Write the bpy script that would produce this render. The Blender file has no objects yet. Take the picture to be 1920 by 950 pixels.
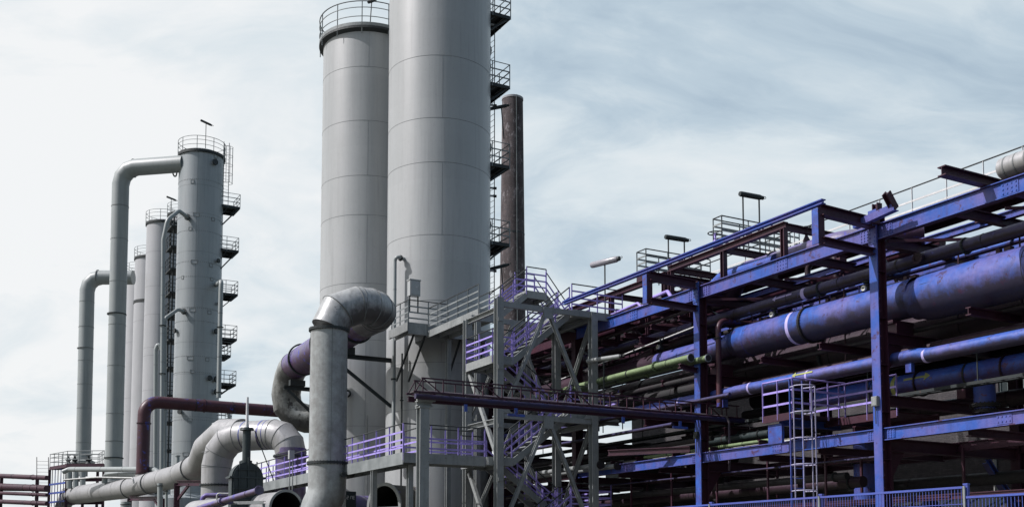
import bpy, math, random
from mathutils import Vector, Matrix
random.seed(7)
C = bpy.context.scene.collection
PI = math.pi
# ---------------------------------------------------------------- frame of the plant
# everything is laid out in plant coordinates (d, e, z): e runs along the pipe bridge, d across it,
# z is height above the photographer's eye; the eye is 1.6 m above the ground.
YAW = math.radians(29.12)
V = Vector((math.cos(YAW), math.sin(YAW), 0)); U = Vector((-math.sin(YAW), math.cos(YAW), 0))
EYE = 1.6
F, CX, PY = 2027.0, 960.0, 887.0
TH = math.radians(4.6)
FW = Vector((0, math.cos(TH), math.sin(TH))); UP = Vector((0, -math.sin(TH), math.cos(TH))); RT = Vector((1, 0, 0))
def ray(px, py): return RT*((px-CX)/F) + UP*((PY-py)/F) + FW
def gg(w): return Vector((w.dot(V), w.dot(U), w.z))
def PD(px, py, D): r = ray(px, py); return gg(r*(D/r.dot(V)))      # survey point on the plane d = D
def PE(px, py, E): r = ray(px, py); return gg(r*(E/r.dot(U)))      # ... on the plane e = E
def PW(px, py, Y): r = ray(px, py); return gg(r*(Y/r.y))           # ... at ground distance Y
def vec(*a): return Vector(a)
X3, Y3, Z3 = Vector((1, 0, 0)), Vector((0, 1, 0)), Vector((0, 0, 1))
ROOTS = {}
def thing(name, label, cat, base, group=None):
    o = bpy.data.objects.new(name, None); C.objects.link(o); o.empty_display_size = .3
    b = Vector(base)
    w = V*b.x + U*b.y; o.location = (w.x, w.y, b.z+EYE); o.rotation_euler = (0, 0, YAW)
    o['label'] = label; o['category'] = cat
    if group: o['group'] = group
    ROOTS[o.name] = b
    return o
def perp(t, hint=None):
    h = hint if hint is not None else (Z3 if abs(t.z) < .95 else X3)
    a = (h - t*h.dot(t)).normalized(); return a, t.cross(a)
class MB:
    def __init__(s): s.v = []; s.f = []; s.m = []; s.cur = 0
    def mat(s, i): s.cur = i; return s
    def face(s, idx): s.f.append(idx); s.m.append(s.cur)
    def hexa(s, p):                                        # 8 points, bottom 4 then top 4
        b = len(s.v); s.v += [Vector(q) for q in p]
        for q in ((3,2,1,0),(4,5,6,7),(0,1,5,4),(1,2,6,5),(2,3,7,6),(3,0,4,7)): s.face([b+i for i in q])
        return s
    def box(s, c, sz, ax=(X3, Y3, Z3)):
        c = Vector(c); a, b, d = ax[0]*sz[0]/2, ax[1]*sz[1]/2, ax[2]*sz[2]/2
        return s.hexa([c-a-b-d, c+a-b-d, c+a+b-d, c-a+b-d, c-a-b+d, c+a-b+d, c+a+b+d, c-a+b+d])
    def bb(s, x0, x1, y0, y1, z0, z1): return s.box(((x0+x1)/2, (y0+y1)/2, (z0+z1)/2), (abs(x1-x0), abs(y1-y0), abs(z1-z0)))
    def bar(s, p0, p1, w, h, hint=None):                   # h along hint (default up), w sideways
        p0, p1 = Vector(p0), Vector(p1); t = (p1-p0); L = t.length; t.normalize(); a, b = perp(t, hint)
        return s.box((p0+p1)/2, (L, w, h), (t, b, a))
    def ibeam(s, p0, p1, w, h, hint=None, tf=.03, tw=.02):
        p0, p1 = Vector(p0), Vector(p1); t = (p1-p0); L = t.length; t.normalize(); a, b = perp(t, hint); c = (p0+p1)/2
        s.box(c+a*(h-tf)/2, (L, w, tf), (t, b, a)); s.box(c-a*(h-tf)/2, (L, w, tf), (t, b, a))
        return s.box(c, (L-.004, tw, h-2*tf), (t, b, a))
    def channel(s, p0, p1, w, h, hint=None, side=1, tf=.02):
        p0, p1 = Vector(p0), Vector(p1); t = (p1-p0); L = t.length; t.normalize(); a, b = perp(t, hint); c = (p0+p1)/2
        s.box(c+a*(h-tf)/2, (L, w, tf), (t, b, a)); s.box(c-a*(h-tf)/2, (L, w, tf), (t, b, a))
        return s.box(c+b*side*(w/2-tf/2), (L-.004, tf, h-2*tf), (t, b, a))
    def tube(s, pts, r, n=24, cap=True, closed=False):
        pts = [Vector(p) for p in pts]; q = [pts[0]]
        for p in pts[1:]:
            if (p-q[-1]).length > 1e-5: q.append(p)
        pts = q; k = len(pts)
        rr = list(r) if isinstance(r, (list, tuple)) else [r]*k
        t0 = (pts[1]-pts[0]).normalized(); a, b = perp(t0)
        off = [a*math.cos(2*PI*i/n) + b*math.sin(2*PI*i/n) for i in range(n)]
        base = len(s.v); tin = t0
        if closed:
            tl = (pts[0]-pts[-1]).normalized(); nb = (tl+t0).normalized()
            s.v += [pts[0] + (o - t0*(o.dot(nb)/t0.dot(nb)))*rr[0] for o in off]
        else: s.v += [pts[0]+o*rr[0] for o in off]
        for j in range(1, k):
            tout = (pts[j+1]-pts[j]).normalized() if j < k-1 else ((pts[0]-pts[j]).normalized() if closed else tin)
            nb = (tin+tout)
            nb = nb.normalized() if nb.length > 1e-6 else tin
            o2 = [o - tin*(o.dot(nb)/tin.dot(nb)) for o in off]
            s.v += [pts[j]+o*rr[j] for o in o2]
            off = [(o - tout*o.dot(tout)).normalized() for o in o2]; tin = tout
        for j in range(k-1):
            for i in range(n):
                i2 = (i+1) % n; s.face([base+j*n+i, base+j*n+i2, base+(j+1)*n+i2, base+(j+1)*n+i])
        if closed:
            e = base+(k-1)*n
            # match nearest vertex so the seam closes cleanly
            d0 = min(range(n), key=lambda i: (s.v[e+i]-s.v[base]).length)
            for i in range(n): s.face([e+(i+d0) % n, e+(i+1+d0) % n, base+(i+1) % n, base+i])
        elif cap:
            s.face([base+i for i in range(n)][::-1]); s.face([base+(k-1)*n+i for i in range(n)])
        return s
    def cyl(s, p0, p1, r, n=20, r1=None, cap=True): return s.tube([p0, p1], [r, r if r1 is None else r1], n, cap)
    def lathe(s, c, axis, prof, n=40, cap=False):           # prof: (radius, distance along axis)
        c = Vector(c); t = Vector(axis).normalized(); a, b = perp(t); base = len(s.v)
        for (r, h) in prof: s.v += [c+t*h+(a*math.cos(2*PI*i/n)+b*math.sin(2*PI*i/n))*r for i in range(n)]
        for j in range(len(prof)-1):
            for i in range(n):
                i2 = (i+1) % n; s.face([base+j*n+i, base+j*n+i2, base+(j+1)*n+i2, base+(j+1)*n+i])
        if cap:
            s.face([base+i for i in range(n)][::-1]); s.face([base+(len(prof)-1)*n+i for i in range(n)])
        return s
    def flange(s, c, axis, r, w=.09, th=.07, bolts=24, n=32):
        c = Vector(c); t = Vector(axis).normalized()
        s.lathe(c, t, [(r-.01, -th), (r+w, -th), (r+w, -.006), (r+w*.8, -.006), (r+w*.8, .006), (r+w, .006), (r+w, th), (r-.01, th)], n)
        if bolts:
            a, b = perp(t); q = max(.018, w*.22)
            for i in range(bolts):
                g = 2*PI*i/bolts; o = (a*math.cos(g)+b*math.sin(g)); s.box(c+o*(r+w*.5), (2*th+.07, q, q), (t, o, t.cross(o)))
        return s
    def plate(s, pts, th, nrm):                             # flat polygon of thickness th
        pts = [Vector(p) for p in pts]; nrm = Vector(nrm)*th/2; b = len(s.v); k = len(pts)
        s.v += [p-nrm for p in pts]+[p+nrm for p in pts]
        s.face([b+i for i in range(k)][::-1]); s.face([b+k+i for i in range(k)])
        for i in range(k): j = (i+1) % k; s.face([b+i, b+j, b+k+j, b+k+i])
        return s
    def build(s, name, mats, parent, kind=None, label=None, smooth=35):
        if not isinstance(mats, (list, tuple)): mats = [mats]
        b = ROOTS[parent.name]
        me = bpy.data.meshes.new(name)
        me.from_pydata([tuple(v-b) for v in s.v], [], s.f)
        for m in mats: me.materials.append(m)
        me.polygons.foreach_set('material_index', s.m)
        me.polygons.foreach_set('use_smooth', [True]*len(s.f)); me.update()
        me.set_sharp_from_angle(angle=math.radians(smooth))
        o = bpy.data.objects.new(name, me); C.objects.link(o); o.parent = parent
        ROOTS[o.name] = b
        if kind: o['kind'] = kind
        if label: o['label'] = label
        return o
def lone(name, mb, mats, label, cat, base, group=None, kind=None):
    """a thing that is one mesh"""
    b = Vector(base); ROOTS['_'] = b
    if not isinstance(mats, (list, tuple)): mats = [mats]
    me = bpy.data.meshes.new(name); me.from_pydata([tuple(v-b) for v in mb.v], [], mb.f)
    for m in mats: me.materials.append(m)
    me.polygons.foreach_set('material_index', mb.m); me.update()
    o = bpy.data.objects.new(name, me); C.objects.link(o)
    w = V*b.x + U*b.y; o.location = (w.x, w.y, b.z+EYE); o.rotation_euler = (0, 0, YAW)
    if kind: o['kind'] = kind
    else: o['label'] = label; o['category'] = cat
    if group: o['group'] = group
    return o
def bend(pts, R, n=4):
    """round the corners of a path with radius R in n cuts (mitred elbows)"""
    pts = [Vector(p) for p in pts]; out = [pts[0]]
    for i in range(1, len(pts)-1):
        a, b, c = pts[i-1], pts[i], pts[i+1]; u = (a-b).normalized(); w = (c-b).normalized()
        r = R[i-1] if isinstance(R, (list, tuple)) else R
        ang = u.angle(w); half = ang/2
        if abs(PI-ang) < .03 or r == 0: out.append(b); continue
        d = min(r/math.tan(half), (a-b).length*.49 if i > 1 else (a-b).length*.98, (c-b).length*.49 if i < len(pts)-2 else (c-b).length*.98)
        r = d*math.tan(half); cen = b+(u+w).normalized()*(r/math.sin(half))
        s0 = (b+u*d)-cen; s1 = (b+w*d)-cen; tot = s0.angle(s1); ax = s0.cross(s1).normalized()
        m_ = n[i-1] if isinstance(n, (list, tuple)) else n
        for k in range(m_+1): out.append(cen + Matrix.Rotation(tot*k/m_, 3, ax) @ s0)
    out.append(pts[-1]); return out
# ---------------------------------------------------------------- materials
def rgb(h):
    h = h.lstrip('#'); c = [int(h[i:i+2], 16)/255 for i in (0, 2, 4)]
    return tuple(((x+.055)/1.055)**2.4 if x > .04 else x/12.92 for x in c)
def nt(name):
    m = bpy.data.materials.new(name); m.use_nodes = True; t = m.node_tree; t.nodes.clear()
    o = t.nodes.new('ShaderNodeOutputMaterial'); b = t.nodes.new('ShaderNodeBsdfPrincipled'); t.links.new(b.outputs[0], o.inputs[0])
    return m, t, b
def noise(t, vecsock, scale, detail=5, rough=.6, dist=0):
    n = t.nodes.new('ShaderNodeTexNoise'); n.inputs['Scale'].default_value = scale; n.inputs['Detail'].default_value = detail
    n.inputs['Roughness'].default_value = rough; n.inputs['Distortion'].default_value = dist; t.links.new(vecsock, n.inputs['Vector']); return n.outputs['Fac']
def scaled(t, src, s):
    n = t.nodes.new('ShaderNodeMapping'); n.inputs['Scale'].default_value = s; t.links.new(src, n.inputs[0]); return n.outputs[0]
def ramp(t, src, stops):
    n = t.nodes.new('ShaderNodeValToRGB'); e = n.color_ramp.elements
    while len(e) < len(stops): e.new(.5)
    for i, (p, c) in enumerate(stops): e[i].position = p; e[i].color = (c[0], c[1], c[2], 1) if isinstance(c, (tuple, list)) else (c, c, c, 1)
    t.links.new(src, n.inputs[0]); return n.outputs[0]
def mixc(t, fac, a, b, mode='MIX'):
    n = t.nodes.new('ShaderNodeMix'); n.data_type = 'RGBA'; n.blend_type = mode
    for k, x in ((0, fac), (6, a), (7, b)):
        if isinstance(x, bpy.types.NodeSocket): t.links.new(x, n.inputs[k])
        elif isinstance(x, (int, float)): n.inputs[k].default_value = x
        else: n.inputs[k].default_value = (x[0], x[1], x[2], 1)
    return n.outputs[2]
def math_(t, op, a, b=0.0, c=None):
    n = t.nodes.new('ShaderNodeMath'); n.operation = op
    for k, x in enumerate((a, b) if c is None else (a, b, c)):
        if isinstance(x, bpy.types.NodeSocket): t.links.new(x, n.inputs[k])
        else: n.inputs[k].default_value = x
    return n.outputs[0]
def paint(name, base, alt, rust=None, rust_amt=.0, rough=.5, metal=0.0, scale=1.0, streak=.35, under=None, under_amt=.8, course=0, dirt=None, spec=.4, bump=.012, speck=0.0, fineamt=.16):
    """weathered paint: two base tones in patches, run-off streaks, rust spots, underside shade put into the colour"""
    m, t, b = nt(name); g = t.nodes.new('ShaderNodeNewGeometry'); P = g.outputs['Position']
    n1 = noise(t, P, .9*scale, 6, .65)
    col = mixc(t, ramp(t, n1, [(.38, 0), (.62, 1)]), base, alt)
    fine = noise(t, P, 9*scale, 5, .7)
    col = mixc(t, fineamt, col, ramp(t, fine, [(.3, .35), (.7, .75)]), 'OVERLAY')
    dk = dirt or tuple(x*.35 for x in base)
    if streak:
        sv = scaled(t, P, (2.2*scale, 2.2*scale, .12*scale)); n2 = noise(t, sv, 2.0, 6, .7)
        col = mixc(t, math_(t, 'MULTIPLY', ramp(t, n2, [(.5, 0), (.75, 1)]), streak), col, dk)
        sv2 = scaled(t, P, (9*scale, 9*scale, .35*scale)); n3 = noise(t, sv2, 1.0, 3, .6)
        col = mixc(t, math_(t, 'MULTIPLY', ramp(t, n3, [(.58, 0), (.72, 1)]), streak*.7), col, dk)
    if course:
        sp = t.nodes.new('ShaderNodeSeparateXYZ'); t.links.new(P, sp.inputs[0])
        w = t.nodes.new('ShaderNodeTexWhiteNoise'); w.noise_dimensions = '1D'
        t.links.new(math_(t, 'FLOOR', math_(t, 'DIVIDE', sp.outputs[2], course)), w.inputs['W'])
        col = mixc(t, math_(t, 'MULTIPLY', w.outputs[0], .16), col, tuple(x*.55 for x in base))
    if under is not None:  # shade of downward faces put into the colour, edge broken by noise
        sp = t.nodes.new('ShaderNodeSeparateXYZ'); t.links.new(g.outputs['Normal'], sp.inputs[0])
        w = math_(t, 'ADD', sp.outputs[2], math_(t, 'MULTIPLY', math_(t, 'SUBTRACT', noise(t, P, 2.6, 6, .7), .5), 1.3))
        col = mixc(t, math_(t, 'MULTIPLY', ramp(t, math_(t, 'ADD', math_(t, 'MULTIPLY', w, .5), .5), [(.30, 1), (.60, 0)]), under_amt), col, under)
    rf = rough
    if rust is not None and rust_amt > .05:
        n4 = noise(t, P, 3.3*scale, 8, .72, .4)
        lo = .72-.28*rust_amt
        k = ramp(t, n4, [(lo, 0), (min(lo+.05, .99), 1)])
        col = mixc(t, math_(t, 'MULTIPLY', k, .85), col, rust)
    if speck:
        n5 = noise(t, P, 16*scale, 2, .5); col = mixc(t, math_(t, 'MULTIPLY', ramp(t, n5, [(.68, 0), (.72, 1)]), speck), col, (.01, .01, .012))
    t.links.new(col, b.inputs['Base Color'])
    t.links.new(ramp(t, fine, [(.3, max(rough-(.12 if bump else .015), .05)), (.7, min(rough+(.15 if bump else .015), 1))]), b.inputs['Roughness'])
    b.inputs['Metallic'].default_value = metal; b.inputs['Specular IOR Level'].default_value = spec
    if bump:
        bp = t.nodes.new('ShaderNodeBump'); bp.inputs['Strength'].default_value = .5; bp.inputs['Distance'].default_value = bump
        t.links.new(math_(t, 'ADD', fine, math_(t, 'MULTIPLY', n1, 3.0)), bp.inputs['Height']); t.links.new(bp.outputs[0], b.inputs['Normal'])
    return m
def brick(name, c1, c2, mortar, mode='wall', bw=.25, rh=.075, rad=1.5, stain=.5):
    m, t, b = nt(name); tc = t.nodes.new('ShaderNodeTexCoord'); O = tc.outputs['Object']
    sp = t.nodes.new('ShaderNodeSeparateXYZ'); t.links.new(O, sp.inputs[0]); cb = t.nodes.new('ShaderNodeCombineXYZ')
    if mode == 'wall': t.links.new(math_(t, 'ADD', sp.outputs[1], sp.outputs[0]), cb.inputs[0])
    else: t.links.new(math_(t, 'MULTIPLY', math_(t, 'ARCTAN2', sp.outputs[1], sp.outputs[0]), rad), cb.inputs[0])
    t.links.new(sp.outputs[2], cb.inputs[1])
    br = t.nodes.new('ShaderNodeTexBrick'); br.inputs['Scale'].default_value = 1; br.inputs['Brick Width'].default_value = bw; br.inputs['Row Height'].default_value = rh
    br.inputs['Mortar Size'].default_value = rh*.12; br.inputs['Color1'].default_value = (*c1, 1); br.inputs['Color2'].default_value = (*c2, 1); br.inputs['Mortar'].default_value = (*mortar, 1)
    t.links.new(cb.outputs[0], br.inputs[0]); col = br.outputs[0]
    n = noise(t, scaled(t, O, (1, 1, .35)), .8, 7, .7)
    col = mixc(t, math_(t, 'MULTIPLY', ramp(t, n, [(.4, 0), (.7, 1)]), stain), col, tuple(x*.3 for x in c1))
    n = noise(t, scaled(t, O, (1, 1, .5)), 1.7, 9, .75)
    col = mixc(t, math_(t, 'MULTIPLY', ramp(t, n, [(.55, 0), (.64, 1)]), stain*.6), col, tuple(min(1, x*2.5+.05) for x in mortar))
    t.links.new(col, b.inputs['Base Color']); b.inputs['Roughness'].default_value = .9
    bp = t.nodes.new('ShaderNodeBump'); bp.inputs['Distance'].default_value = .01; t.links.new(br.outputs['Fac'], bp.inputs['Height']); bp.invert = True; t.links.new(bp.outputs[0], b.inputs['Normal'])
    return m
M = {}
M['tower'] = paint('tower_paint', (.335, .345, .345), (.318, .33, .328), (.12, .07, .05), .05, .40, 0, .6, .30, course=3.9, speck=.12, bump=0, spec=.9, fineamt=.05)
M['tower_far'] = paint('tower_paint_blue_grey', (.27, .295, .305), (.25, .28, .29), (.12, .07, .05), .08, .38, 0, .6, .34, course=3.9, speck=.12, bump=0, spec=.9, fineamt=.05)
M['tower_pale'] = paint('tower_paint_pale', (.37, .375, .385), (.35, .357, .365), (.12, .07, .05), .05, .5, 0, .6, .15, bump=0, fineamt=.05)
M['seam'] = paint('weld_seam', (.14, .15, .15), (.18, .19, .19), rough=.7, streak=.3)
M['grey_pipe'] = paint('grey_pipe_paint', (.26, .285, .28), (.24, .265, .265), (.1, .06, .05), .1, .45, 0, .8, .3, bump=0, spec=.6, fineamt=.06)
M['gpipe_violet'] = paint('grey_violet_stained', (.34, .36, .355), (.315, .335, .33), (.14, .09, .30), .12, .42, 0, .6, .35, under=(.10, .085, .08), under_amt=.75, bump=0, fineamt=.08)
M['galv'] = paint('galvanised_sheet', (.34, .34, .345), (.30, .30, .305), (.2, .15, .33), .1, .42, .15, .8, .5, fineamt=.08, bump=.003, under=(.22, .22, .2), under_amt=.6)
M['steel'] = paint('grey_steel_paint', (.27, .285, .28), (.21, .222, .22), (.07, .045, .04), .3, .5, 0, 1.5, .4, speck=.5)
M['darksteel'] = paint('dark_steel', (.030, .038, .040), (.02, .025, .026), (.09, .045, .035), .35, .6, 0, 2, .3)
M['black'] = paint('black_handrail', (.022, .026, .028), (.035, .04, .04), rough=.6, streak=0)
M['galvrail'] = paint('galvanised_rail', (.24, .26, .26), (.15, .165, .165), rough=.5, streak=.2)
M['lav'] = paint('lavender_paint', (.36, .29, .70), (.27, .21, .54), (.1, .05, .08), .25, .5, 0, 2, .2)
M['blue'] = paint('violet_blue_paint', (.10, .095, .30), (.024, .08, .35), (.058, .02, .045), .48, .45, 0, .9, .45, dirt=(.05, .02, .06))
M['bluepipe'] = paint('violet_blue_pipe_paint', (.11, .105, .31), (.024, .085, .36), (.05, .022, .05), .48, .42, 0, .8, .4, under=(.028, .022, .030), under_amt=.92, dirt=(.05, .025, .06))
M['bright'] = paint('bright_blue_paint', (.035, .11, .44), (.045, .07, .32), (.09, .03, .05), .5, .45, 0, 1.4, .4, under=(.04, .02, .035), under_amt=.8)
M['maroon'] = paint('maroon_paint_and_shade', (.05, .014, .026), (.035, .011, .024), (.035, .03, .15), .12, .5, 0, 1, .35, speck=.3)  # maroon steel, and the shade tone for unlit faces of the blue frame
M['darkpipe'] = paint('dark_maroon_pipe_and_shade', (.04, .016, .03), (.024, .012, .022), (.035, .03, .12), .25, .5, 0, 1, .35, under=(.018, .014, .014))
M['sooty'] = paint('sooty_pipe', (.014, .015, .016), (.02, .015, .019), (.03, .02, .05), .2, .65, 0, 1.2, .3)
M['insul'] = paint('white_jacket', (.5, .5, .48), (.38, .39, .38), (.12, .1, .08), .3, .5, .1, 1.5, .4, under=(.1, .1, .09))
M['green'] = paint('yellow_green_paint', (.19, .255, .125), (.14, .19, .10), (.05, .05, .03), .35, .5, 0, 1.2, .4, under=(.03, .045, .02))
M['vessel'] = paint('dark_green_casting', (.030, .042, .044), (.022, .032, .034), (.06, .04, .03), .2, .45, 0, 1.5, .3)
M['purple'] = paint('purple_pipe_paint', (.11, .075, .28), (.15, .14, .19), (.06, .06, .36), .5, .45, 0, .8, .5, under=(.06, .03, .05), under_amt=.9)
M['redblue'] = paint('oxide_pipe_paint', (.06, .018, .026), (.045, .015, .026), (.04, .055, .30), .45, .45, 0, .5, .35)  # blue patches stand in for the lit strip on the maroon
M['concrete'] = paint('stained_concrete', (.13, .12, .095), (.09, .08, .07), (.12, .07, .25), .4, .8, 0, .9, .5)
M['void'] = paint('black_inside', (.006, .006, .007), (.004, .004, .005), rough=.9, streak=0)  # near-black lining for the open pipe ends
M['blank'] = paint('grey_blank_plate', (.17, .19, .21), (.15, .17, .185), rough=.55, streak=.3)
M['white'] = paint('white_paint', (.62, .62, .62), (.5, .5, .5), rough=.5, streak=.2)
M['lilac'] = paint('lilac_marking', (.45, .4, .72), (.38, .33, .6), rough=.5, streak=.2)
M['yellow'] = paint('yellow_green_marking', (.35, .38, .12), (.28, .3, .1), rough=.5, streak=.2)
M['cladding'] = paint('grey_cladding', (.13, .155, .15), (.11, .13, .13), rough=.5, streak=.4)
M['lampglass'] = paint('lamp_cover', (.34, .325, .36), (.25, .25, .27), rough=.2, streak=0, bump=0)
M['cable'] = paint('cable_sheath', (.11, .09, .13), (.15, .13, .13), rough=.6, streak=0)
M['glass'] = paint('window_glass', (.02, .028, .03), (.04, .05, .052), rough=.12, streak=0, spec=.8, bump=0)
M['frame'] = paint('window_frame', (.18, .22, .21), (.14, .17, .17), rough=.6, streak=.2)
M['brick'] = brick('brown_brick', (.075, .067, .07), (.048, .043, .048), (.045, .043, .045))
M['chimbrick'] = brick('chimney_brick', (.085, .062, .062), (.05, .042, .046), (.11, .10, .105), 'round', .5, .15, 1.9, 1.0)
M['ground'] = paint('gravel_ground', (.10, .10, .09), (.07, .075, .06), rough=.95, streak=0, scale=.3)
M['dimviolet'] = paint('dull_violet_pipe_paint', (.05, .045, .13), (.035, .03, .07), (.09, .1, .34), .35, .5, 0, 1.0, .4, under=(.02, .013, .016), under_amt=1)
M['navy'] = paint('navy_tube_paint', (.02, .02, .07), (.03, .014, .035), (.05, .05, .26), .3, .45, 0, 1.2, .4)
M['palecage'] = paint('pale_lilac_cage_paint', (.42, .4, .55), (.36, .34, .48), rough=.5, streak=.2)
M['fence'] = paint('fence_blue', (.05, .09, .36), (.07, .08, .30), rough=.45, streak=0)
M['dish'] = paint('gauge_face', (.65, .66, .6), (.5, .5, .45), rough=.4, streak=0)
# ---------------------------------------------------------------- recurring pieces
def rail(path, h=1.1, heights=(.30, .55, .82), gap=1.2, r=.022, closed=False, posts=True, mb=None, drop=.18, top=1, mid=0, post=0):
    """handrail along a base line: uprights, top rail and knee rails; material slots 0 paint, 1 top rail"""
    mb = mb or MB(); path = [Vector(p) for p in path]
    for hh in heights:
        if closed: mb.mat(mid).tube([p+Z3*hh*h/1.1 for p in path], r*.95, 6, closed=True)
        else:
            for a, b in zip(path, path[1:]): mb.mat(mid).bar(a+Z3*hh*h/1.1, b+Z3*hh*h/1.1, .018, .062)
    mb.mat(top).tube([p+Z3*h for p in path], r*1.15, 6, closed=closed)
    if posts:
        pl = path+[path[0]] if closed else path
        acc = 0; mb.mat(post); last = None
        for a, b in zip(pl, pl[1:]):
            L = (b-a).length; straight = L > gap*.6
            if straight:
                k = max(1, round(L/gap))
                for i in range(k+1):
                    p = a.lerp(b, i/k)
                    if last is None or (p-last).length > .25: mb.bar(p-Z3*drop, p+Z3*h, .05, .014, Y3); last = p
            else:
                acc += L
                if last is None or acc >= gap: mb.bar(a-Z3*drop, a+Z3*h, .05, .014, Y3); last = a; acc = 0
    return mb
def stairs(lo, hi, width, n=9):
    """flight from lo to hi (centre line), width along e"""
    lo, hi = Vector(lo), Vector(hi); w = Y3*width/2; t = (hi-lo).normalized()
    sm = MB(); tm = MB()
    for s in (-1, 1):
        sm.channel(lo+w*s-Z3*.10, hi+w*s-Z3*.10, .07, .24, side=-s)
    for i in range(1, n+1):
        p = lo.lerp(hi, (i-.4)/n); tm.box(p, (.26, width-.09, .04)); tm.box(p+Vector((0, 0, -.03)), (.02, width-.1, .07))
    rm = MB()
    for s in (-1, 1): rail([lo+w*s, hi+w*s], 1.0, (.33, .66), .95, mb=rm, drop=.1)
    return sm, tm, rm
def ladder(p0, p1, face, width=.45, cage=False, hoop0=2.2, step=.9, cr=.36):
    """straight ladder; face = direction the climber's back points to"""
    p0, p1 = Vector(p0), Vector(p1); t = (p1-p0).normalized(); f = Vector(face).normalized(); s = t.cross(f).normalized()
    a = MB(); L = (p1-p0).length
    for k in (-1, 1): a.bar(p0+s*k*width/2, p1+s*k*width/2, .055, .02, f)
    for i in range(int(L/.3)): a.cyl(p0+t*(.15+i*.3)-s*width/2, p0+t*(.15+i*.3)+s*width/2, .012, 6)
    c = None
    if cage:
        c = MB(); h = hoop0; arcs = [math.radians(x) for x in range(-10, 191, 20)]
        def pt(h, g): return p0+t*h+f*(cr*.75+cr*math.sin(g))+s*(cr*math.cos(g)) if 0 <= g <= PI else p0+t*h+s*(width/2*(1 if g < 0 else -1))
        while h < L+.01:
            c.tube([pt(h, g) for g in arcs], .017, 6); h += step
        for g in [PI*k/4 for k in range(5)]: c.bar(pt(hoop0, g), pt(h-step, g), .04, .012, f)
    return a, c
# ================================================================ world, sun, camera
sc = bpy.context.scene
SUN_AZ, SUN_EL = math.radians(258), math.radians(45)
w = bpy.data.worlds.new('World'); sc.world = w; w.use_nodes = True; t = w.node_tree; t.nodes.clear()
out = t.nodes.new('ShaderNodeOutputWorld'); bg = t.nodes.new('ShaderNodeBackground'); bg.inputs['Strength'].default_value = .1; t.links.new(bg.outputs[0], out.inputs[0])
sky = t.nodes.new('ShaderNodeTexSky'); sky.sky_type = 'NISHITA'; sky.sun_disc = False; sky.sun_elevation = SUN_EL; sky.sun_rotation = SUN_AZ; sky.air_density = 1.3; sky.dust_density = 2
tc = t.nodes.new('ShaderNodeTexCoord'); G = tc.outputs['Generated']
sp = t.nodes.new('ShaderNodeSeparateXYZ'); t.links.new(G, sp.inputs[0])
den = math_(t, 'ADD', math_(t, 'MAXIMUM', sp.outputs[2], 0.0), .34)
cb = t.nodes.new('ShaderNodeCombineXYZ'); t.links.new(math_(t, 'DIVIDE', sp.outputs[0], den), cb.inputs[0]); t.links.new(math_(t, 'DIVIDE', sp.outputs[1], den), cb.inputs[1])
mp = t.nodes.new('ShaderNodeMapping'); mp.inputs['Rotation'].default_value = (0, 0, math.radians(-24)); mp.inputs['Scale'].default_value = (1.25, 2.0, 1); mp.inputs['Location'].default_value = (3.1, 1.4, 0); t.links.new(cb.outputs[0], mp.inputs[0])
warp = t.nodes.new('ShaderNodeTexNoise'); warp.inputs['Scale'].default_value = .8; warp.inputs['Detail'].default_value = 4; t.links.new(mp.outputs[0], warp.inputs['Vector'])
va = t.nodes.new('ShaderNodeVectorMath'); va.operation = 'MULTIPLY_ADD'; t.links.new(warp.outputs['Color'], va.inputs[0]); va.inputs[1].default_value = (.95, .95, 0); t.links.new(mp.outputs[0], va.inputs[2])
n1 = noise(t, va.outputs[0], .9, 9, .56, .3); n2 = noise(t, va.outputs[0], 3.2, 8, .6, .2)
# cloud cover is thinner towards the right (east) than the left
lat = math_(t, 'DIVIDE', sp.outputs[0], math_(t, 'ADD', math_(t, 'ABSOLUTE', sp.outputs[1]), .2))
k = math_(t, 'ADD', math_(t, 'ADD', math_(t, 'MULTIPLY', n1, .70), math_(t, 'MULTIPLY', n2, .30)), math_(t, 'MULTIPLY', math_(t, 'MINIMUM', math_(t, 'MAXIMUM', lat, -.6), .6), -.245))
ccol = ramp(t, k, [(.34, (3.8, 4.9, 6.0)), (.43, (5.2, 6.3, 7.2)), (.50, (7.1, 7.9, 8.4)), (.62, (9.2, 9.35, 9.45))])
cover = ramp(t, k, [(.22, .78), (.42, .96)])
# cloud cover ahead; thinned out of view behind the photographer to lower the fill light
cover = math_(t, 'MULTIPLY', cover, ramp(t, math_(t, 'ADD', math_(t, 'MULTIPLY', sp.outputs[1], .5), .5), [(.40, .07), (.64, 1)]))
t.links.new(mixc(t, cover, sky.outputs[0], ccol), bg.inputs[0])
SKYN = bg
sd = bpy.data.lights.new('sun', 'SUN'); sd.energy = 5.0; sd.angle = math.radians(.6); sd.color = (1, .965, .975)
so = bpy.data.objects.new('sun', sd); C.objects.link(so)
sdir = Vector((math.sin(SUN_AZ)*math.cos(SUN_EL), math.cos(SUN_AZ)*math.cos(SUN_EL), math.sin(SUN_EL)))
so.rotation_euler = sdir.to_track_quat('Z', 'Y').to_euler(); so.location = (-40, -10, 60)
cd = bpy.data.cameras.new('camera'); cam = bpy.data.objects.new('camera', cd); C.objects.link(cam); sc.camera = cam
cd.sensor_width = 36; cd.lens = F/1920*36; cd.shift_y = 412/1920; cd.clip_end = 3000; cd.clip_start = .1
cam.location = (0, 0, EYE); cam.rotation_euler = (math.radians(90)+TH, 0, 0)
sc.view_settings.view_transform = 'Standard'; sc.view_settings.look = 'None'; sc.view_settings.exposure = 0
sc.render.engine = 'CYCLES'

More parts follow.
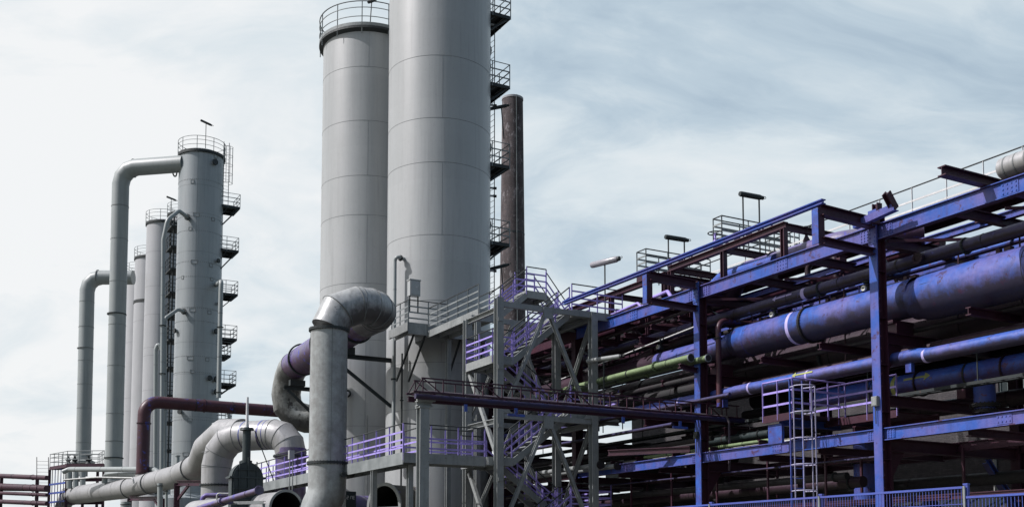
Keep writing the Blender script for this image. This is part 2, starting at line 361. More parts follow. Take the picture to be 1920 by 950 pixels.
# ================================================================ setting
g = MB(); N = 24
for i in range(N+1):
    for j in range(N+1): g.v.append(Vector((-900+1800*i/N, -300+1800*j/N, -EYE)))
for i in range(N):
    for j in range(N): a = i*(N+1)+j; g.face([a, a+N+1, a+N+2, a+1])
lone('ground', g, M['ground'], '', '', (0, 0, -EYE), kind='structure')
g = MB().bb(16.5, 22.5, 4, 60, -EYE, -EYE+.12)
lone('path', g, M['concrete'], '', '', (19, 20, -EYE), kind='structure')

# ================================================================ towers
def seams(mb, c, R, zs, vs, mat=1, vstep=None):
    mb.mat(mat)
    for z in zs: mb.lathe((c.x, c.y, z), Z3, [(R-.01, -.008), (R+.006, -.008), (R+.006, .008), (R-.01, .008)], 96)
    for (a, z0, z1) in vs:
        p = Vector((math.cos(a), math.sin(a), 0)); mb.bar(Vector((c.x, c.y, z0))+p*R, Vector((c.x, c.y, z1))+p*R, .012, .01, p)
    mb.mat(0)
def tower_shell(root, c, R, ztop, zs, mats, name='shell', dome=True, vs=None):
    m = MB(); z0 = -EYE
    prof = [(R, z0), (R, ztop)]
    m.lathe((c.x, c.y, 0), Z3, prof, 96)
    m.lathe((c.x, c.y, 0), Z3, [(R, ztop), (R*.8, ztop+.25), (R*.4, ztop+.45), (.01, ztop+.5)] if dome else [(R, ztop), (.01, ztop+.02)], 96)
    if vs is None:
        vs = []; zz = [z0]+list(zs)+[ztop]
        for i in range(len(zz)-1): vs.append((math.radians(-112 if i % 2 else -20), zz[i], zz[i+1]))
    seams(m, c, R, zs, vs)
    return m.build(name, mats, root, smooth=40)
def crown_rail(root, c, R, ztop, h=1.15, n=44):
    m = MB(); m.lathe((c.x, c.y, ztop), Z3, [(R-.02, -.25), (R+.12, -.22), (R+.12, .02), (R-.3, .03)], 72); m.build('rim', M['darksteel'], root)
    q = [Vector((c.x+(R+.1)*math.cos(2*PI*i/n), c.y+(R+.1)*math.sin(2*PI*i/n), ztop)) for i in range(n)]
    rail(q, h, (.4, .78), 1.35, .022, closed=True, drop=.3).build('railing', [M['galvrail'], M['galvrail']], root)
def side_platform(root, c, R, z, out, wid, name='platform', zbr=1.1, side=1, depth=.12, ang=0):
    """bracketed platform on the tower's flank, along +d"""
    R0 = R*.55; x0, x1 = c.x+R0, c.x+R+out; y0, y1 = c.y-wid/2, c.y+wid/2
    m = MB(); m.bb(x0, x1, y0, y1, z-.04, z)
    for y in (y0, y1-.04, (y0+y1)/2): m.bb(x0, x1, y, y+.05, z-.05-depth, z-.042)
    m.bb(x1-.05, x1, y0+.055, y1-.045, z-.05-depth, z-.042); m.bb(x1-.4, x1-.36, y0+.06, y1-.05, z-.05-depth, z-.045)
    for y in (y0+.1, y1-.1):
        m.bar((x0+.3, y, z-.12-zbr), (x1-.1, y, z-.13), .08, .08); m.bar((x0+.3, y, z-.12-zbr*.6), (x0+.5+R*.3, y, z-.13), .05, .05)
    p = m.build(name, [M['darksteel']], root)
    rl = rail([(x0, y0, z), (x1, y0, z), (x1, y1, z), (x0, y1, z)], 1.1, (.35, .72), .9, .02)
    rl.build('railing', [M['galvrail'], M['galvrail']], p)
def nozzle(root, c, R, a, z, r, L=.35, mat='tower', fl='darksteel'):
    d = Vector((math.cos(a), math.sin(a), 0)); p = Vector((c.x, c.y, z))
    m = MB(); m.cyl(p+d*(R-.1), p+d*(R+L), r, 20); m.mat(1); m.flange(p+d*(R+L), d, r, r*.35, .04, 10, 24); m.cyl(p+d*(R+L+.03), p+d*(R+L+.07), r*1.3, 20)
    return m.build('nozzle', [M[mat], M[fl]], root)
def toward(px, c):   # angle on the shell of the side facing the photographer at picture column px
    pass
def shell_angle(c, R, px):
    r = ray(px, 700); r = Vector((r.dot(V), r.dot(U))).normalized(); cc = Vector((c.x, c.y))
    b = r.dot(cc); disc = b*b-cc.length_squared+R*R
    q = r*(b-math.sqrt(max(disc, 0))) - cc; return math.atan2(q.y, q.x)
# --- the two big towers
c1 = Vector((22.18, 47.2, 0)); R1 = 2.52
T1 = thing('process_tower', 'widest grey steel tower, running out of the top of the frame behind the stair tower', 'tower', (c1.x, c1.y, -EYE), 'the two big grey towers')
z1 = [PW(821, y+6, 49.5).z for y in (862, 760, 672, 556, 433, 297, 214, 97)]+[29.8, 33.0]
tower_shell(T1, c1, R1, 37, z1, [M['tower'], M['seam']])
crown_rail(T1, c1, R1, 37)
for y, o in ((-2, .9), (133, .85), (287, .85), (437, .85)):
    side_platform(T1, c1, R1, PW(930, y, 51).z, o, 2.2, zbr=1.3)
for y in (33, 186, 343, 358, 500): nozzle(T1, c1, R1, shell_angle(c1, R1, 925)+math.radians(14), PW(925, y, 52).z, .05, .32, fl='black')
for y, r in ((70, .42), (256, .42), (372, .28), (405, .4), (100, .35)):
    m = MB(); d = Vector((math.cos(.12), math.sin(.12), 0)); p = Vector((c1.x, c1.y, PW(925, y, 52).z)); m.cyl(p+d*(R1-.2), p+d*(R1+.3), r*.8, 24); m.mat(1).flange(p+d*(R1+.3), d, r*.8, .08, .04, 12, 24)
    m.build('manhole', [M['darksteel'], M['black']], T1)
m = MB(); a = shell_angle(c1, R1, 922)+math.radians(30); d = Vector((math.cos(a), math.sin(a), 0)); n = Vector((-d.y, d.x, 0))
la, lc = ladder(Vector((c1.x, c1.y, 10.5))+d*(R1+.5), Vector((c1.x, c1.y, 32))+d*(R1+.5), d, .45); la.build('ladder', M['darksteel'], T1)
c2 = Vector((21.3, 54.5, 0)); R2 = 2.52
T2 = thing('process_tower', 'second widest grey steel tower, with a railed top, behind and left of the widest tower', 'tower', (c2.x, c2.y, -EYE), 'the two big grey towers')
zt2 = PW(700, 66, 56.3).z
z2 = [PW(690, y, 56).z for y in (800, 640, 535, 408, 335, 233, 133)]
tower_shell(T2, c2, R2, zt2, z2, [M['tower'], M['seam']])
m = MB(); q = [Vector((c2.x+(R2+.22)*math.cos(2*PI*i/60), c2.y+(R2+.22)*math.sin(2*PI*i/60), zt2)) for i in range(60)]
m.lathe((c2.x, c2.y, zt2), Z3, [(R2-.02, -.22), (R2+.24, -.10), (R2+.24, .02), (R2-.5, .02)], 80); m.build('rim', M['black'], T2)
rl = rail(q, 1.35, (.42, .82), 1.35, .025, closed=True, drop=.42); rl.mat(0)
rl.lathe((c2.x, c2.y, zt2), Z3, [(R2+.22, .03), (R2+.23, .03), (R2+.23, .2), (R2+.22, .2)], 72); rl.build('railing', [M['galvrail'], M['darksteel']], T2)
# --- row of far towers
def far_tower(px, Y, R, ytop, label, mats, ys=(), group=None, rh=1.2):
    p = PW(px, 650, Y); c = Vector((p.x, p.y, 0)); zt = PW(px, ytop, Y-R).z
    T = thing('process_tower', label, 'tower', (c.x, c.y, -EYE), group or 'towers of the far row')
    tower_shell(T, c, R, zt, [PW(px, y, Y-R).z for y in ys], mats); crown_rail(T, c, R, zt, rh); return T, c, zt
F1 = [M['tower_far'], M['seam']]; F2 = [M['tower_pale'], M['seam']]
T3, c3, zt3 = far_tower(370, 92, 1.9, 279, 'blue-grey tower with many side platforms, joined to the top of the tallest bent pipe', F1, (345, 398, 470, 540, 575, 640, 700, 780, 826, 870, 905), rh=1.15)
T4, c4, zt4 = far_tower(303, 117, 1.9, 412, 'pale tower with a railed top standing directly behind the tall blue-grey tower', F2, (470, 535, 588, 650, 665, 730, 845, 900))
T4b, c4b, _ = far_tower(341, 124, 1.9, 396, 'mostly hidden pale tower, its railed top peeking out just left of the blue-grey tower', F2, (500,))
T5, c5, zt5 = far_tower(281, 131, 2.0, 478, 'pale tower with a dark clamp band, third tower left of the blue-grey one', F2, (563, 600, 840))
T6, c6, zt6 = far_tower(264, 139, 1.95, 508, 'farthest pale tower, a narrow strip right of the tallest bent pipe', F2, (640, 745, 770))
m = MB(); zc = PW(281, 562, 129).z; m.lathe((c5.x, c5.y, zc), Z3, [(2.0, -.15), (2.07, -.15), (2.07, .15), (2.0, .15)], 60); m.build('clamp_band', M['black'], T5)
for i, (y, o, zb) in enumerate(((384, 1.25, 2.0), (449, 1.2, 2.0), (472, 1.2, 2.0), (548, 1.2, 1.6), (632, 1.2, 1.2), (664, .7, .8), (717, 1.2, 1.3), (786, .9, .8))):
    if y == 472: continue
    side_platform(T3, c3, 1.9, PW(420, y-(0 if y != 449 else -17), 92).z, o, 2.2, zbr=zb, depth=.16)
d3 = Vector((1, 0, 0))
lx = PE(424, 320, c3.y-1.2); pa = Vector((lx.x, c3.y-1.2, PW(430, 372, 92).z)); pb = Vector((pa.x, pa.y, PW(430, 268, 92).z))
la, lc = ladder(pa, pb, Vector((.2, -1, 0)), .5, True, 1.2, .8, .42); o = la.build('ladder', M['galvrail'], T3); lc.build('safety_cage', M['galvrail'], o)
for px, y, r in ((392, 299, .2), (387, 571, .001), (404, 562, .12), (401, 482, .14), (391, 706, .17), (402, 706, .2), (402, 730, .18), (342, 771, .16), (400, 616, .18), (330, 617, .16)):
    if r > .01: nozzle(T3, c3, 1.9, shell_angle(c3, 1.9, px), PW(px, y, 90).z, r, .22, 'tower_far')
m = MB()                                                   # riveted inspection plates and dotted bolt rows
for px, y, ww, hh in ((352, 341, .26, .28), (361, 403, .5, .26), (393, 407, .28, .28), (350, 429, .26, .26), (359, 491, .5, .3), (391, 494, .28, .3), (338, 519, .2, .28), (393, 520, .26, .26), (358, 581, .5, .28), (390, 583, .3, .3), (356, 671, .5, .28), (388, 672, .3, .28), (360, 696, .3, .26), (358, 787, .35, .26), (352, 851, .5, .3), (395, 288, .3, .3)):
    a = shell_angle(c3, 1.9, px); n = Vector((math.cos(a), math.sin(a), 0)); s = Vector((-n.y, n.x, 0)); p = Vector((c3.x, c3.y, PW(px, y, 90.2).z))+n*1.915
    m.box(p-n*.02, (.04, ww, hh), (n, s, Z3)); m.mat(1)
    for k in (-1, 1): m.box(p+s*k*ww/2, (.03, .035, hh+.03), (n, s, Z3)); m.box(p+Z3*k*hh/2, (.032, ww, .035), (n, s, Z3))
    m.mat(0)
m.mat(1)
for y in (336, 405, 432, 490, 518, 577, 601, 667, 697, 786, 849):
    z = PW(370, y, 90.2).z
    for i in range(72): a = 2*PI*i/72; n = Vector((math.cos(a), math.sin(a), 0)); s = Vector((-n.y, n.x, 0)); m.box(Vector((c3.x, c3.y, z))+n*1.905, (.02, .06, .05), (n, s, Z3))
m.build('inspection_plates', F1, T3)
def lamp(label, base, top, ax, L=1.3, posts=(0,), mat='lampglass', r=.09, tilt=0, group=None, name='tube_lamp'):
    """tube light on its standard"""
    T = thing(name, label, 'lamp', base, group or 'tube lamps on posts'); top = Vector(top); a = Vector(ax).normalized()
    m = MB()
    for k in posts: q = a*k; m.cyl(Vector(base)+Vector((q.x, q.y, 0)), top+q-Z3*.05, .03, 8)
    m.bar(top-a*L*.42-Z3*.07, top+a*L*.42-Z3*.07, .05, .03); m.build('post', M['darksteel'], T)
    h = MB(); h.tube([top-a*L/2, top-a*(L/2-.06), top+a*(L/2-.12), top+a*(L/2-.04)], [r*.85, r, r, r*.8], 14); h.build('lamp_cover', M[mat], T)
    e = MB(); e.cyl(top+a*(L/2-.05), top+a*(L/2+.05), r*.75, 12); e.tube(bend([top+a*(L/2+.03), top+a*(L/2+.16)+Z3*.08, top+a*(L/2+.2), top+a*(L/2+.02)-Z3*.03], .05, 3), .012, 6); e.build('end_cap', M['black'], T)
def at3(c, R, px, py, Y): p = PW(px, py, Y); return p
b = PW(379, 272, 92); lamp('dark lamp on a thin mast above the blue-grey tower with side platforms', (c3.x+.3, c3.y, zt3+.3), (c3.x+.3, c3.y, PW(379, 229, 92).z), (.9, -.2, -.35), 1.0, mat='darksteel', r=.1)
lamp('small dark lamp over the hidden pale tower in the far row', (c4b.x-1.7, c4b.y-1, PW(319, 420, 124).z), PW(321, 372, 124), (.9, -.2, -.3), 1.1, mat='darksteel', r=.11)
lamp('dark lamp mast on the railed top of the second widest tower', PE(694, 45, 54.5), PE(697, 2, 54.5), (.6, -.8, .1), .5, mat='darksteel', r=.1)
for px, y0, x1, y1, lb in ((942, 260, 933, 203, 'dark lamp arm beside the widest tower, level with the chimney top'), (941, 548, 934, 502, 'dark lamp arm beside the foot of the chimney, right of the widest tower')):
    lamp(lb, PE(px-1, y0, 47), PE(936, y1-2, 47), (1, -.2, .33), .95, posts=(.12,), mat='darksteel', r=.09)
# --- tower 1 platform, box, small pipes
PZ = 10.42
P1 = thing('tower_platform', 'straight railed service platform across the front of the widest tower', 'platform', (20.5, 43.7, PZ))
m = MB(); m.bb(18.95, 23.6, 43.45, 45.6, PZ-.03, PZ); m.bb(18.95, 23.6, 43.43, 43.5, PZ-.42, PZ+.1); m.bb(18.9, 18.97, 43.43, 45.6, PZ-.3, PZ+.1)
for x in (19.2, 20.2, 21.2, 22.2, 23.2): m.bb(x, x+.07, 43.51, 45.6, PZ-.32, PZ-.04)
m.build('deck', [M['steel']], P1)
m = MB()
for x in (19.3, 19.85, 21.6, 22.9): m.bar((x, 44.9+.6*abs(x-22.2)/2.6, PZ-2.2), (x, 43.6, PZ-.35), .07, .09)
m.build('bracket', M['darksteel'], P1)
rail([(18.98, 45.4, PZ), (18.98, 43.5, PZ), (20.9, 43.5, PZ)], 1.12, (.3, .56, .82), .95, .02).build('railing', [M['galvrail'], M['black']], P1)
B = thing('junction_box', 'grey steel cabinet fixed above the tower platform railing, left of the walkway', 'cabinet', PE(777, 556, 43.6))
p = PE(776, 541, 43.6); m = MB(); m.box(p, (.5, .3, .7)); m.box(p+Vector((0, 0, .37)), (.56, .36, .04)); m.build('housing', M['tower'], B)
m = MB(); m.box(p+Vector((0, -.16, 0)), (.42, .02, .6)); m.mat(1).box(p+Vector((.05, -.175, .05)), (.07, .01, .035)); m.mat(0).box(p+Vector((.17, -.18, 0)), (.03, .02, .1)); m.build('door', [M['tower'], M['white']], B)
m = MB(); m.bar(p+Vector((-.2, 0, -.35)), p+Vector((-.2, 0, -1.1)), .05, .05); m.bar(p+Vector((.2, 0, -.35)), p+Vector((.2, 0, -1.1)), .05, .05); m.build('stand', M['darksteel'], B)
def pipe(label, path, r, mat, n=24, R=None, cuts=6, flanges=(), fmat='darksteel', fw=None, name='pipe', cat='pipe', caps=True, extra=None, group=None, bolts=20, smooth=40):
    """a pipe run; flanges given as (point, axis)"""
    pts = bend(path, R if R is not None else r*2.2, cuts) if len(path) > 2 else [Vector(p) for p in path]
    T = thing(name, label, cat, pts[0], group)
    tb = MB().tube(pts, r, n, caps); tb.mat(1); rs = random.Random(label)
    for a_, b_ in zip(pts, pts[1:]):                        # girth welds and clamp straps of the long straight lengths
        l_ = (b_-a_).length; s_ = rs.uniform(1.0, 2.6)
        while l_ > 6 and s_ < l_-.5 and s_ < 45:
            w_ = rs.choice((.012, .012, .035)); p_ = a_.lerp(b_, s_/l_); tb.lathe(p_, b_-a_, [(r-.002, -w_), (r+.006+r*.02, -w_), (r+.006+r*.02, w_), (r-.002, w_)], n); s_ += rs.uniform(2.2, 4.2)
    tb.build('tube', [M[mat], M['seam' if mat in ('grey_pipe', 'tower_pale', 'galv', 'insul', 'steel') else 'sooty']], T, smooth=smooth)
    for (p, ax) in flanges:
        MB().flange(p, ax, r, fw or max(.04, r*.13), max(.02, r*.06), bolts, n).build('flange', M[fmat], T)
    return T
# nozzle pipe up the front of tower 1
zn = PW(755, 480, 49.5).z
def front(c, R, px, off=0.0): a = shell_angle(c, R, px); return Vector((c.x+(R+off)*math.cos(a), c.y+(R+off)*math.sin(a), 0))
q0 = front(c1, R1, 756, -.1); q1 = front(c1, R1, 755, .45); q2 = front(c1, R1, 751, .42)
pipe('thin grey pipe with a hooked top running down the face of the widest tower', [q0+Z3*zn, q1+Z3*(zn+.02), q2+Z3*(zn-.1), q2+Z3*(4.4)], .085, 'grey_pipe', 12, .22, 6, [(q1.lerp(q0, .4)+Z3*zn, (q1-q0)), (q2+Z3*8.4, Z3), (q2+Z3*5.2, Z3)], bolts=8, fw=.06)
q3 = front(c1, R1, 760, .25)
pipe('thinner dark pipe just right of the hooked pipe on the widest tower', [q3+Z3*(9.6), q3+Z3*(-1.2)], .045, 'darksteel', 8, flanges=[(q3+Z3*7.4, Z3), (q3+Z3*4.6, Z3)], bolts=0, fw=.05)
q = [front(c2, R2, 657, .05)+Z3*PW(657, 741, 56).z, front(c2, R2, 655, .5)+Z3*PW(657, 742, 56).z, front(c2, R2, 654, .5)+Z3*PW(657, 760, 56).z, front(c2, R2, 654, .5)+Z3*(-1)]
pipe('thin pale pipe rising to a round nozzle on the second widest tower', q, .11, 'tower_pale', 12, .25, 5, [(q[0].lerp(q[1], .5), q[1]-q[0])], bolts=8, fw=.09)
p = front(c2, R2, 689, .3); pipe('short thin grey standpipe in front of the second tower', [p+Z3*(-1), p+Z3*PW(688, 782, 56).z], .05, 'steel', 8)
# --- pipes around the blue-grey tower
def pp(px, py, Y): return PW(px, py, Y)
pipe('tallest grey bent pipe, tied to the top of the blue-grey tower', [Vector((c3.x-1.5, c3.y-.2, 0))+Z3*PW(333, 314, 92).z, pp(227, 316, 92.5), pp(212, 920, 92.5)], .72, 'grey_pipe', 40, 1.45, 3,
     [(pp(327, 314, 92), Vector((1, -.55, 0))), (pp(251, 315.5, 92.4), Vector((1, -.55, 0))), (pp(219, 589, 92.5), Z3), (pp(213, 858, 92.5), Z3)], fw=.09, bolts=0, name='bent_pipe', smooth=20)
pipe('shorter grey bent pipe at the far left, landing on the railed platform', [pp(250, 520, 117), pp(164, 520, 117), pp(156, 862, 117)], .78, 'grey_pipe', 36, 1.5, 3,
     [(pp(184, 520, 117), Vector((1, -.55, 0))), (pp(160, 653, 117), Z3)], fw=.07, bolts=0, fmat='seam', name='bent_pipe', smooth=20)
a = 2.0
pipe('thin grey pipe looping out of the blue-grey tower high on its left face', [front(c3, 1.9, 347, -.1)+Z3*PW(347, 408, 90).z, front(c3, 1.9, 344, 1.2)+Z3*PW(347, 402, 90).z, pp(314, 412, 88), pp(306, 450, 88), pp(303, 880, 88)], .17, 'grey_pipe', 12, [.3, .9, .8], 4,
     [(front(c3, 1.9, 347, .25)+Z3*PW(347, 407.5, 90).z, front(c3, 1.9, 347, 1)-front(c3, 1.9, 347, 0)), (pp(305, 610, 88), Z3), (pp(304.3, 700, 88), Z3)], bolts=0, fw=.12)
pipe('thin grey pipe leaving the blue-grey tower half way up its left face', [front(c3, 1.9, 345, -.1)+Z3*PW(345, 584, 90).z, front(c3, 1.9, 343, .9)+Z3*PW(345, 583, 90).z, pp(309, 597, 88.5), pp(309, 880, 88.5)], .15, 'grey_pipe', 12, [.3, .6], 4,
     [(front(c3, 1.9, 345, .25)+Z3*PW(345, 584, 90).z, front(c3, 1.9, 345, 1)-front(c3, 1.9, 345, 0))], bolts=0, fw=.12)
pipe('hooked thin grey pipe between the pale tower and the looping pipe', [pp(303, 656, 89), pp(297, 642, 89), pp(292, 655, 89), pp(291, 880, 89)], .17, 'grey_pipe', 12, [.25, .4], 4, bolts=0)
pipe('thin pipe down the right edge of the blue-grey tower', [front(c3, 1.9, 404, -.1)+Z3*PW(404, 526, 90).z, pp(415, 527, 88.6), pp(414, 545, 88.6), pp(410, 745, 88.6)], .19, 'grey_pipe', 12, .35, 4,
     [(pp(413, 613, 88.6), Z3), (pp(411, 735, 88.6), Z3)], bolts=0, fw=.1)
pipe('short hooked pipe low on the right of the blue-grey tower', [pp(404, 770, 91), pp(430, 770, 91), pp(430, 800, 91)], .15, 'grey_pipe', 12, .4, 4)
pipe('short stub pipe low on the right face of the blue-grey tower', [pp(399, 795, 90), pp(409, 796, 89.6), pp(412, 810, 89.6)], .18, 'grey_pipe', 12, .25, 4, [(pp(402, 795, 90), X3)], bolts=0)
# --- access scaffold between pale and blue-grey tower
S = thing('access_scaffold', 'dark steel access scaffold of stacked platforms between the pale tower and the blue-grey tower', 'scaffold', pp(321, 900, 96))
s0 = pp(314, 900, 96); sx0, sy0 = s0.x, s0.y; zt = PW(319, 400, 96).z
m = MB()
for dx in (0, 1.25):
    for dy in (0, 1.4): m.bar((sx0+dx, sy0+dy, -EYE), (sx0+dx, sy0+dy, zt), .12, .12, Y3)
m.build('post', M['darksteel'], S)
lv = [PW(319, y, 96).z for y in (424, 462, 504, 548, 590, 636, 688, 740, 790, 842, 890)]
for i, z in enumerate(lv):
    m = MB(); m.bb(sx0-.3, sx0+1.7, sy0-.4, sy0+1.8, z-.14, z); d = m.build('platform', M['darksteel'], S)
    rail([(sx0-.3, sy0+1.8, z), (sx0-.3, sy0-.4, z), (sx0+1.7, sy0-.4, z)], 1.1, (.4, .75), .8, .025).build('railing', [M['darksteel'], M['darksteel']], d)
    if i: MB().bar((sx0+.05, sy0-.02, z), (sx0+1.2, sy0-.02, lv[i-1]), .07, .07).build('brace', M['steel'], S)
la, _ = ladder((sx0+.5, sy0-.45, lv[-1]), (sx0+.5, sy0-.45, zt), (0, -1, 0), .5); la.build('ladder', M['darksteel'], S)
# ================================================================ chimney
cc = Vector((PW(961, 700, 150).x, PW(961, 700, 150).y, 0)); zc = PW(960, 174, 148).z
K = thing('brick_chimney', 'tall round brown brick chimney behind the stair tower, right of the widest tower', 'chimney', (cc.x, cc.y, -EYE))
m = MB(); prof = []
for k in range(21): f = k/20; prof.append((2.22-.73*f, -EYE+(zc+EYE)*f))
m.lathe((cc.x, cc.y, 0), Z3, prof, 56); m.build('shaft', M['chimbrick'], K)
MB().lathe((cc.x, cc.y, zc), Z3, [(1.49, -.3), (1.55, -.28), (1.55, 0), (1.25, 0), (1.2, -1)], 56).build('coping', [paint('pale_coping', (.34, .35, .36), (.25, .25, .27), (.12, .07, .06), .4, .9, 0, 1, .5)], K)
m = MB(); a = shell_angle(cc, 1.5, 968); n = Vector((math.cos(a), math.sin(a), 0)); m.bar(Vector((cc.x, cc.y, 2))+n*2.3, Vector((cc.x, cc.y, zc))+n*1.58, .09, .06, n); m.build('lightning_rod', M['galvrail'], K)
for z in (46, 30, 16): f = (z+EYE)/(zc+EYE); r = 2.22-.73*f; MB().lathe((cc.x, cc.y, z), Z3, [(r, -.1), (r+.03, -.08), (r+.03, .08), (r, .1)], 56).build('iron_band', M['darksteel'], K)
# ================================================================ the big silver loop in front of the towers
gA = Vector((14.82, 42.1, 0)); GZ = 10.62
path = [gA+Z3*1.6, gA+Z3*GZ, Vector((17.35, 42.1, GZ+.08)), Vector((17.3, 55.6, 10.05)), Vector((17.1, 56.3, 7.2)), Vector((18.6, 55.4, 7.15)), Vector((19.4, 54.9, 7.15))]
pts = bend([gA+Z3*2.6, gA+Z3*GZ, Vector((17.35, 42.1, GZ+.08)), Vector((17.3, 55.3, 10.1)), Vector((17.15, 55.9, 7.55)), Vector((19.2, 54.6, 7.5))], [1.35, 1.25, 1.2, 1.1], [2, 4, 3, 3])
L = thing('bent_pipe', 'huge silver pipe looping over in front of the two widest towers', 'pipe', gA-Z3*EYE)
e1 = gA+Z3*9.55
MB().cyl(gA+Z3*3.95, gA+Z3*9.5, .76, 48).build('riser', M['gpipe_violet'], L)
k0 = next(i for i, p in enumerate(pts) if p.y > 43.5)
up = [gA+Z3*9.5]+[p for p in pts[1:k0] if p.z > 9.4]+[Vector((17.34, 44.5, 10.65))]
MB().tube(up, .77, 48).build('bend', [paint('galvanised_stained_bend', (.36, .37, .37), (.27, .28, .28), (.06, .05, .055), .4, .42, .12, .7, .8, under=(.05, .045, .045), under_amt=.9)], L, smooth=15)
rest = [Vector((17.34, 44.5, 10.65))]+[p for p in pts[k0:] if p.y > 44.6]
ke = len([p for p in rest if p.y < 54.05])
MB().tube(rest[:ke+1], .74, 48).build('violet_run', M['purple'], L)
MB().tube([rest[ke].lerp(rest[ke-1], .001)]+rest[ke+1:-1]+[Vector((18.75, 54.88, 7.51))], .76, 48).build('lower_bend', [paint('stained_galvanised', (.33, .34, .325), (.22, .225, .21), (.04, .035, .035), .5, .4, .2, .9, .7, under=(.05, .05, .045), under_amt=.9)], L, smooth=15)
MB().tube([Vector((18.7, 54.92, 7.51)), Vector((19.4, 54.48, 7.5))], .75, 40).build('end_piece', M['purple'], L)
m = MB()
for a_ in (-100, -30, 170): n_ = Vector((math.cos(math.radians(a_)), math.sin(math.radians(a_)), 0)); m.bar(gA+n_*.76+Z3*4.0, gA+n_*.76+Z3*9.4, .02, .014, n_)
m.build('plate_seam', M['seam'], L)
for p, ax in ((gA+Z3*9.45, Z3), (gA+Z3*3.95, Z3), (Vector((17.33, 45.6, 10.6)), Vector((0, 1, -.05))), (Vector((17.3, 53.0, 10.25)), Vector((0, 1, -.05))), (Vector((17.3, 49.6, 10.4)), Vector((0, 1, -.05))), (Vector((19.0, 54.73, 7.5)), Vector((2, -1.3, 0)))):
    MB().flange(p, ax, .765, .07, .05, 36, 48).build('flange', M['darksteel'], L)
lo = bend([gA+Z3*3.95, gA+Z3*2.75, gA+Vector((-.55, .25, 1.4)), gA+Vector((-.55, .25, -.6))], [1.0, .9], 4)
MB().tube(lo, .77, 48).build('foot_bend', M['gpipe_violet'], L, smooth=15)
MB().cyl(gA+Vector((.12, -.1, -EYE)), gA+Vector((.12, -.1, 2.7)), .42, 32).build('pedestal', M['grey_pipe'], L)
m = MB(); pz = gA+Vector((.35, -.72, 3.45)); m.cyl(pz, pz+Vector((0, -.25, 0)), .07, 12); m.flange(pz+Vector((0, -.25, 0)), Y3, .06, .06, .02, 8, 16); m.cyl(pz+Vector((.0, -.2, 0)), pz+Vector((.4, -.25, 0)), .035, 8); m.flange(pz+Vector((.4, -.25, 0)), X3, .04, .05, .02, 6, 14); m.build('drain_valve', M['darksteel'], L)
for (x, y, z, w_) in ((17.9, 47.1, 9.55, 1), (16.9, 54.0, 9.05, -1)):
    m = MB()
    if w_ > 0:
        m.ibeam((16.6, 47.1, z-.1), (19.75, 47.1, z-.1), .16, .2); m.bar((16.75, 47.1, z-.25), (19.7, 47.1, z-2.3), .12, .14); m.box((17.35, 47.1, z+.15), (.9, .3, .35))
    else:
        m.ibeam((16.6, 54.0, z-.15), (18.9, 54.0, z-.15), .16, .2); m.bar((16.8, 54.0, z-.25), (18.85, 54.0, z-2.0), .12, .14); m.box((17.3, 54.0, z+.12), (.8, .3, .3))
    m.build('support_bracket', M['darksteel'], L)
sm_ = MB()
for i_ in range(1, len(up)-1):
    n_ = ((up[i_]-up[i_-1]).normalized()+(up[i_+1]-up[i_]).normalized()).normalized(); c_ = ((up[i_]-up[i_-1]).normalized()).dot(n_)
    sm_.lathe(up[i_], n_, [(.765, -.012), (.785/c_, -.012), (.785/c_, .012), (.765, .012)], 48)
sm_.build('weld_seam', M['seam'], L)
# concrete-stained pipe at the foot and its casing with the plate number
q = PE(680, 943, 45.2)
pc = thing('pipe', 'thick stained pipe lying low behind the foot of the huge silver loop, purple on top', 'pipe', (q.x, q.y, q.z))
MB().cyl((q.x-.75, q.y, q.z-.5), (q.x+1.4, q.y, q.z-.5), .85, 40).build('tube', M['purple'], pc)
vz = q.z-.5
cs = thing('valve_casing', 'narrow dark valve casing with white painted characters, at the foot of the huge silver loop', 'valve', (q.x-1.2, q.y, vz-1))
MB().lathe((q.x-1.15, q.y, vz), X3, [(.9, 0), (1.0, .03), (1.0, .37), (.9, .40)], 48, True).build('housing', M['vessel'], cs)
tx = q.x-1.15+.2
m = MB(); m.box((tx, q.y-1.03, vz+.3), (.46, .06, 1.3)); m.build('front_plate', M['vessel'], cs)
def glyphs(s, origin, h, right, upv, nrm, th=.012):
    """stencilled seven-bar characters"""
    seg = {'2': 'abged', '1': 'bc', '7': 'abc', 'E': 'afged', '3': 'abgcd', '5': 'afgcd', '0': 'abcdef'}
    m = MB(); wd = h*.5; st = h*.15; right, upv, nrm = Vector(right), Vector(upv), Vector(nrm); x = 0
    for ch in s:
        o = Vector(origin)+right*x
        L_ = {'a': ((0, h), (wd, h)), 'b': ((wd, h), (wd, h/2)), 'c': ((wd, h/2), (wd, 0)), 'd': ((0, 0), (wd, 0)), 'e': ((0, 0), (0, h/2)), 'f': ((0, h/2), (0, h)), 'g': ((0, h/2), (wd, h/2))}
        for i, k in enumerate(seg[ch]):
            (ax_, ay), (bx, by) = L_[k]; m.bar(o+right*ax_+upv*ay+nrm*i*.0006, o+right*bx+upv*by+nrm*i*.0006, st, th, nrm)
        x += h*(.62 if ch == '1' else .78)
    return m
glyphs('217E', (tx-.19, q.y-1.065, vz+.62), .13, X3, Z3, -Y3).build('plate_number', M['white'], cs)
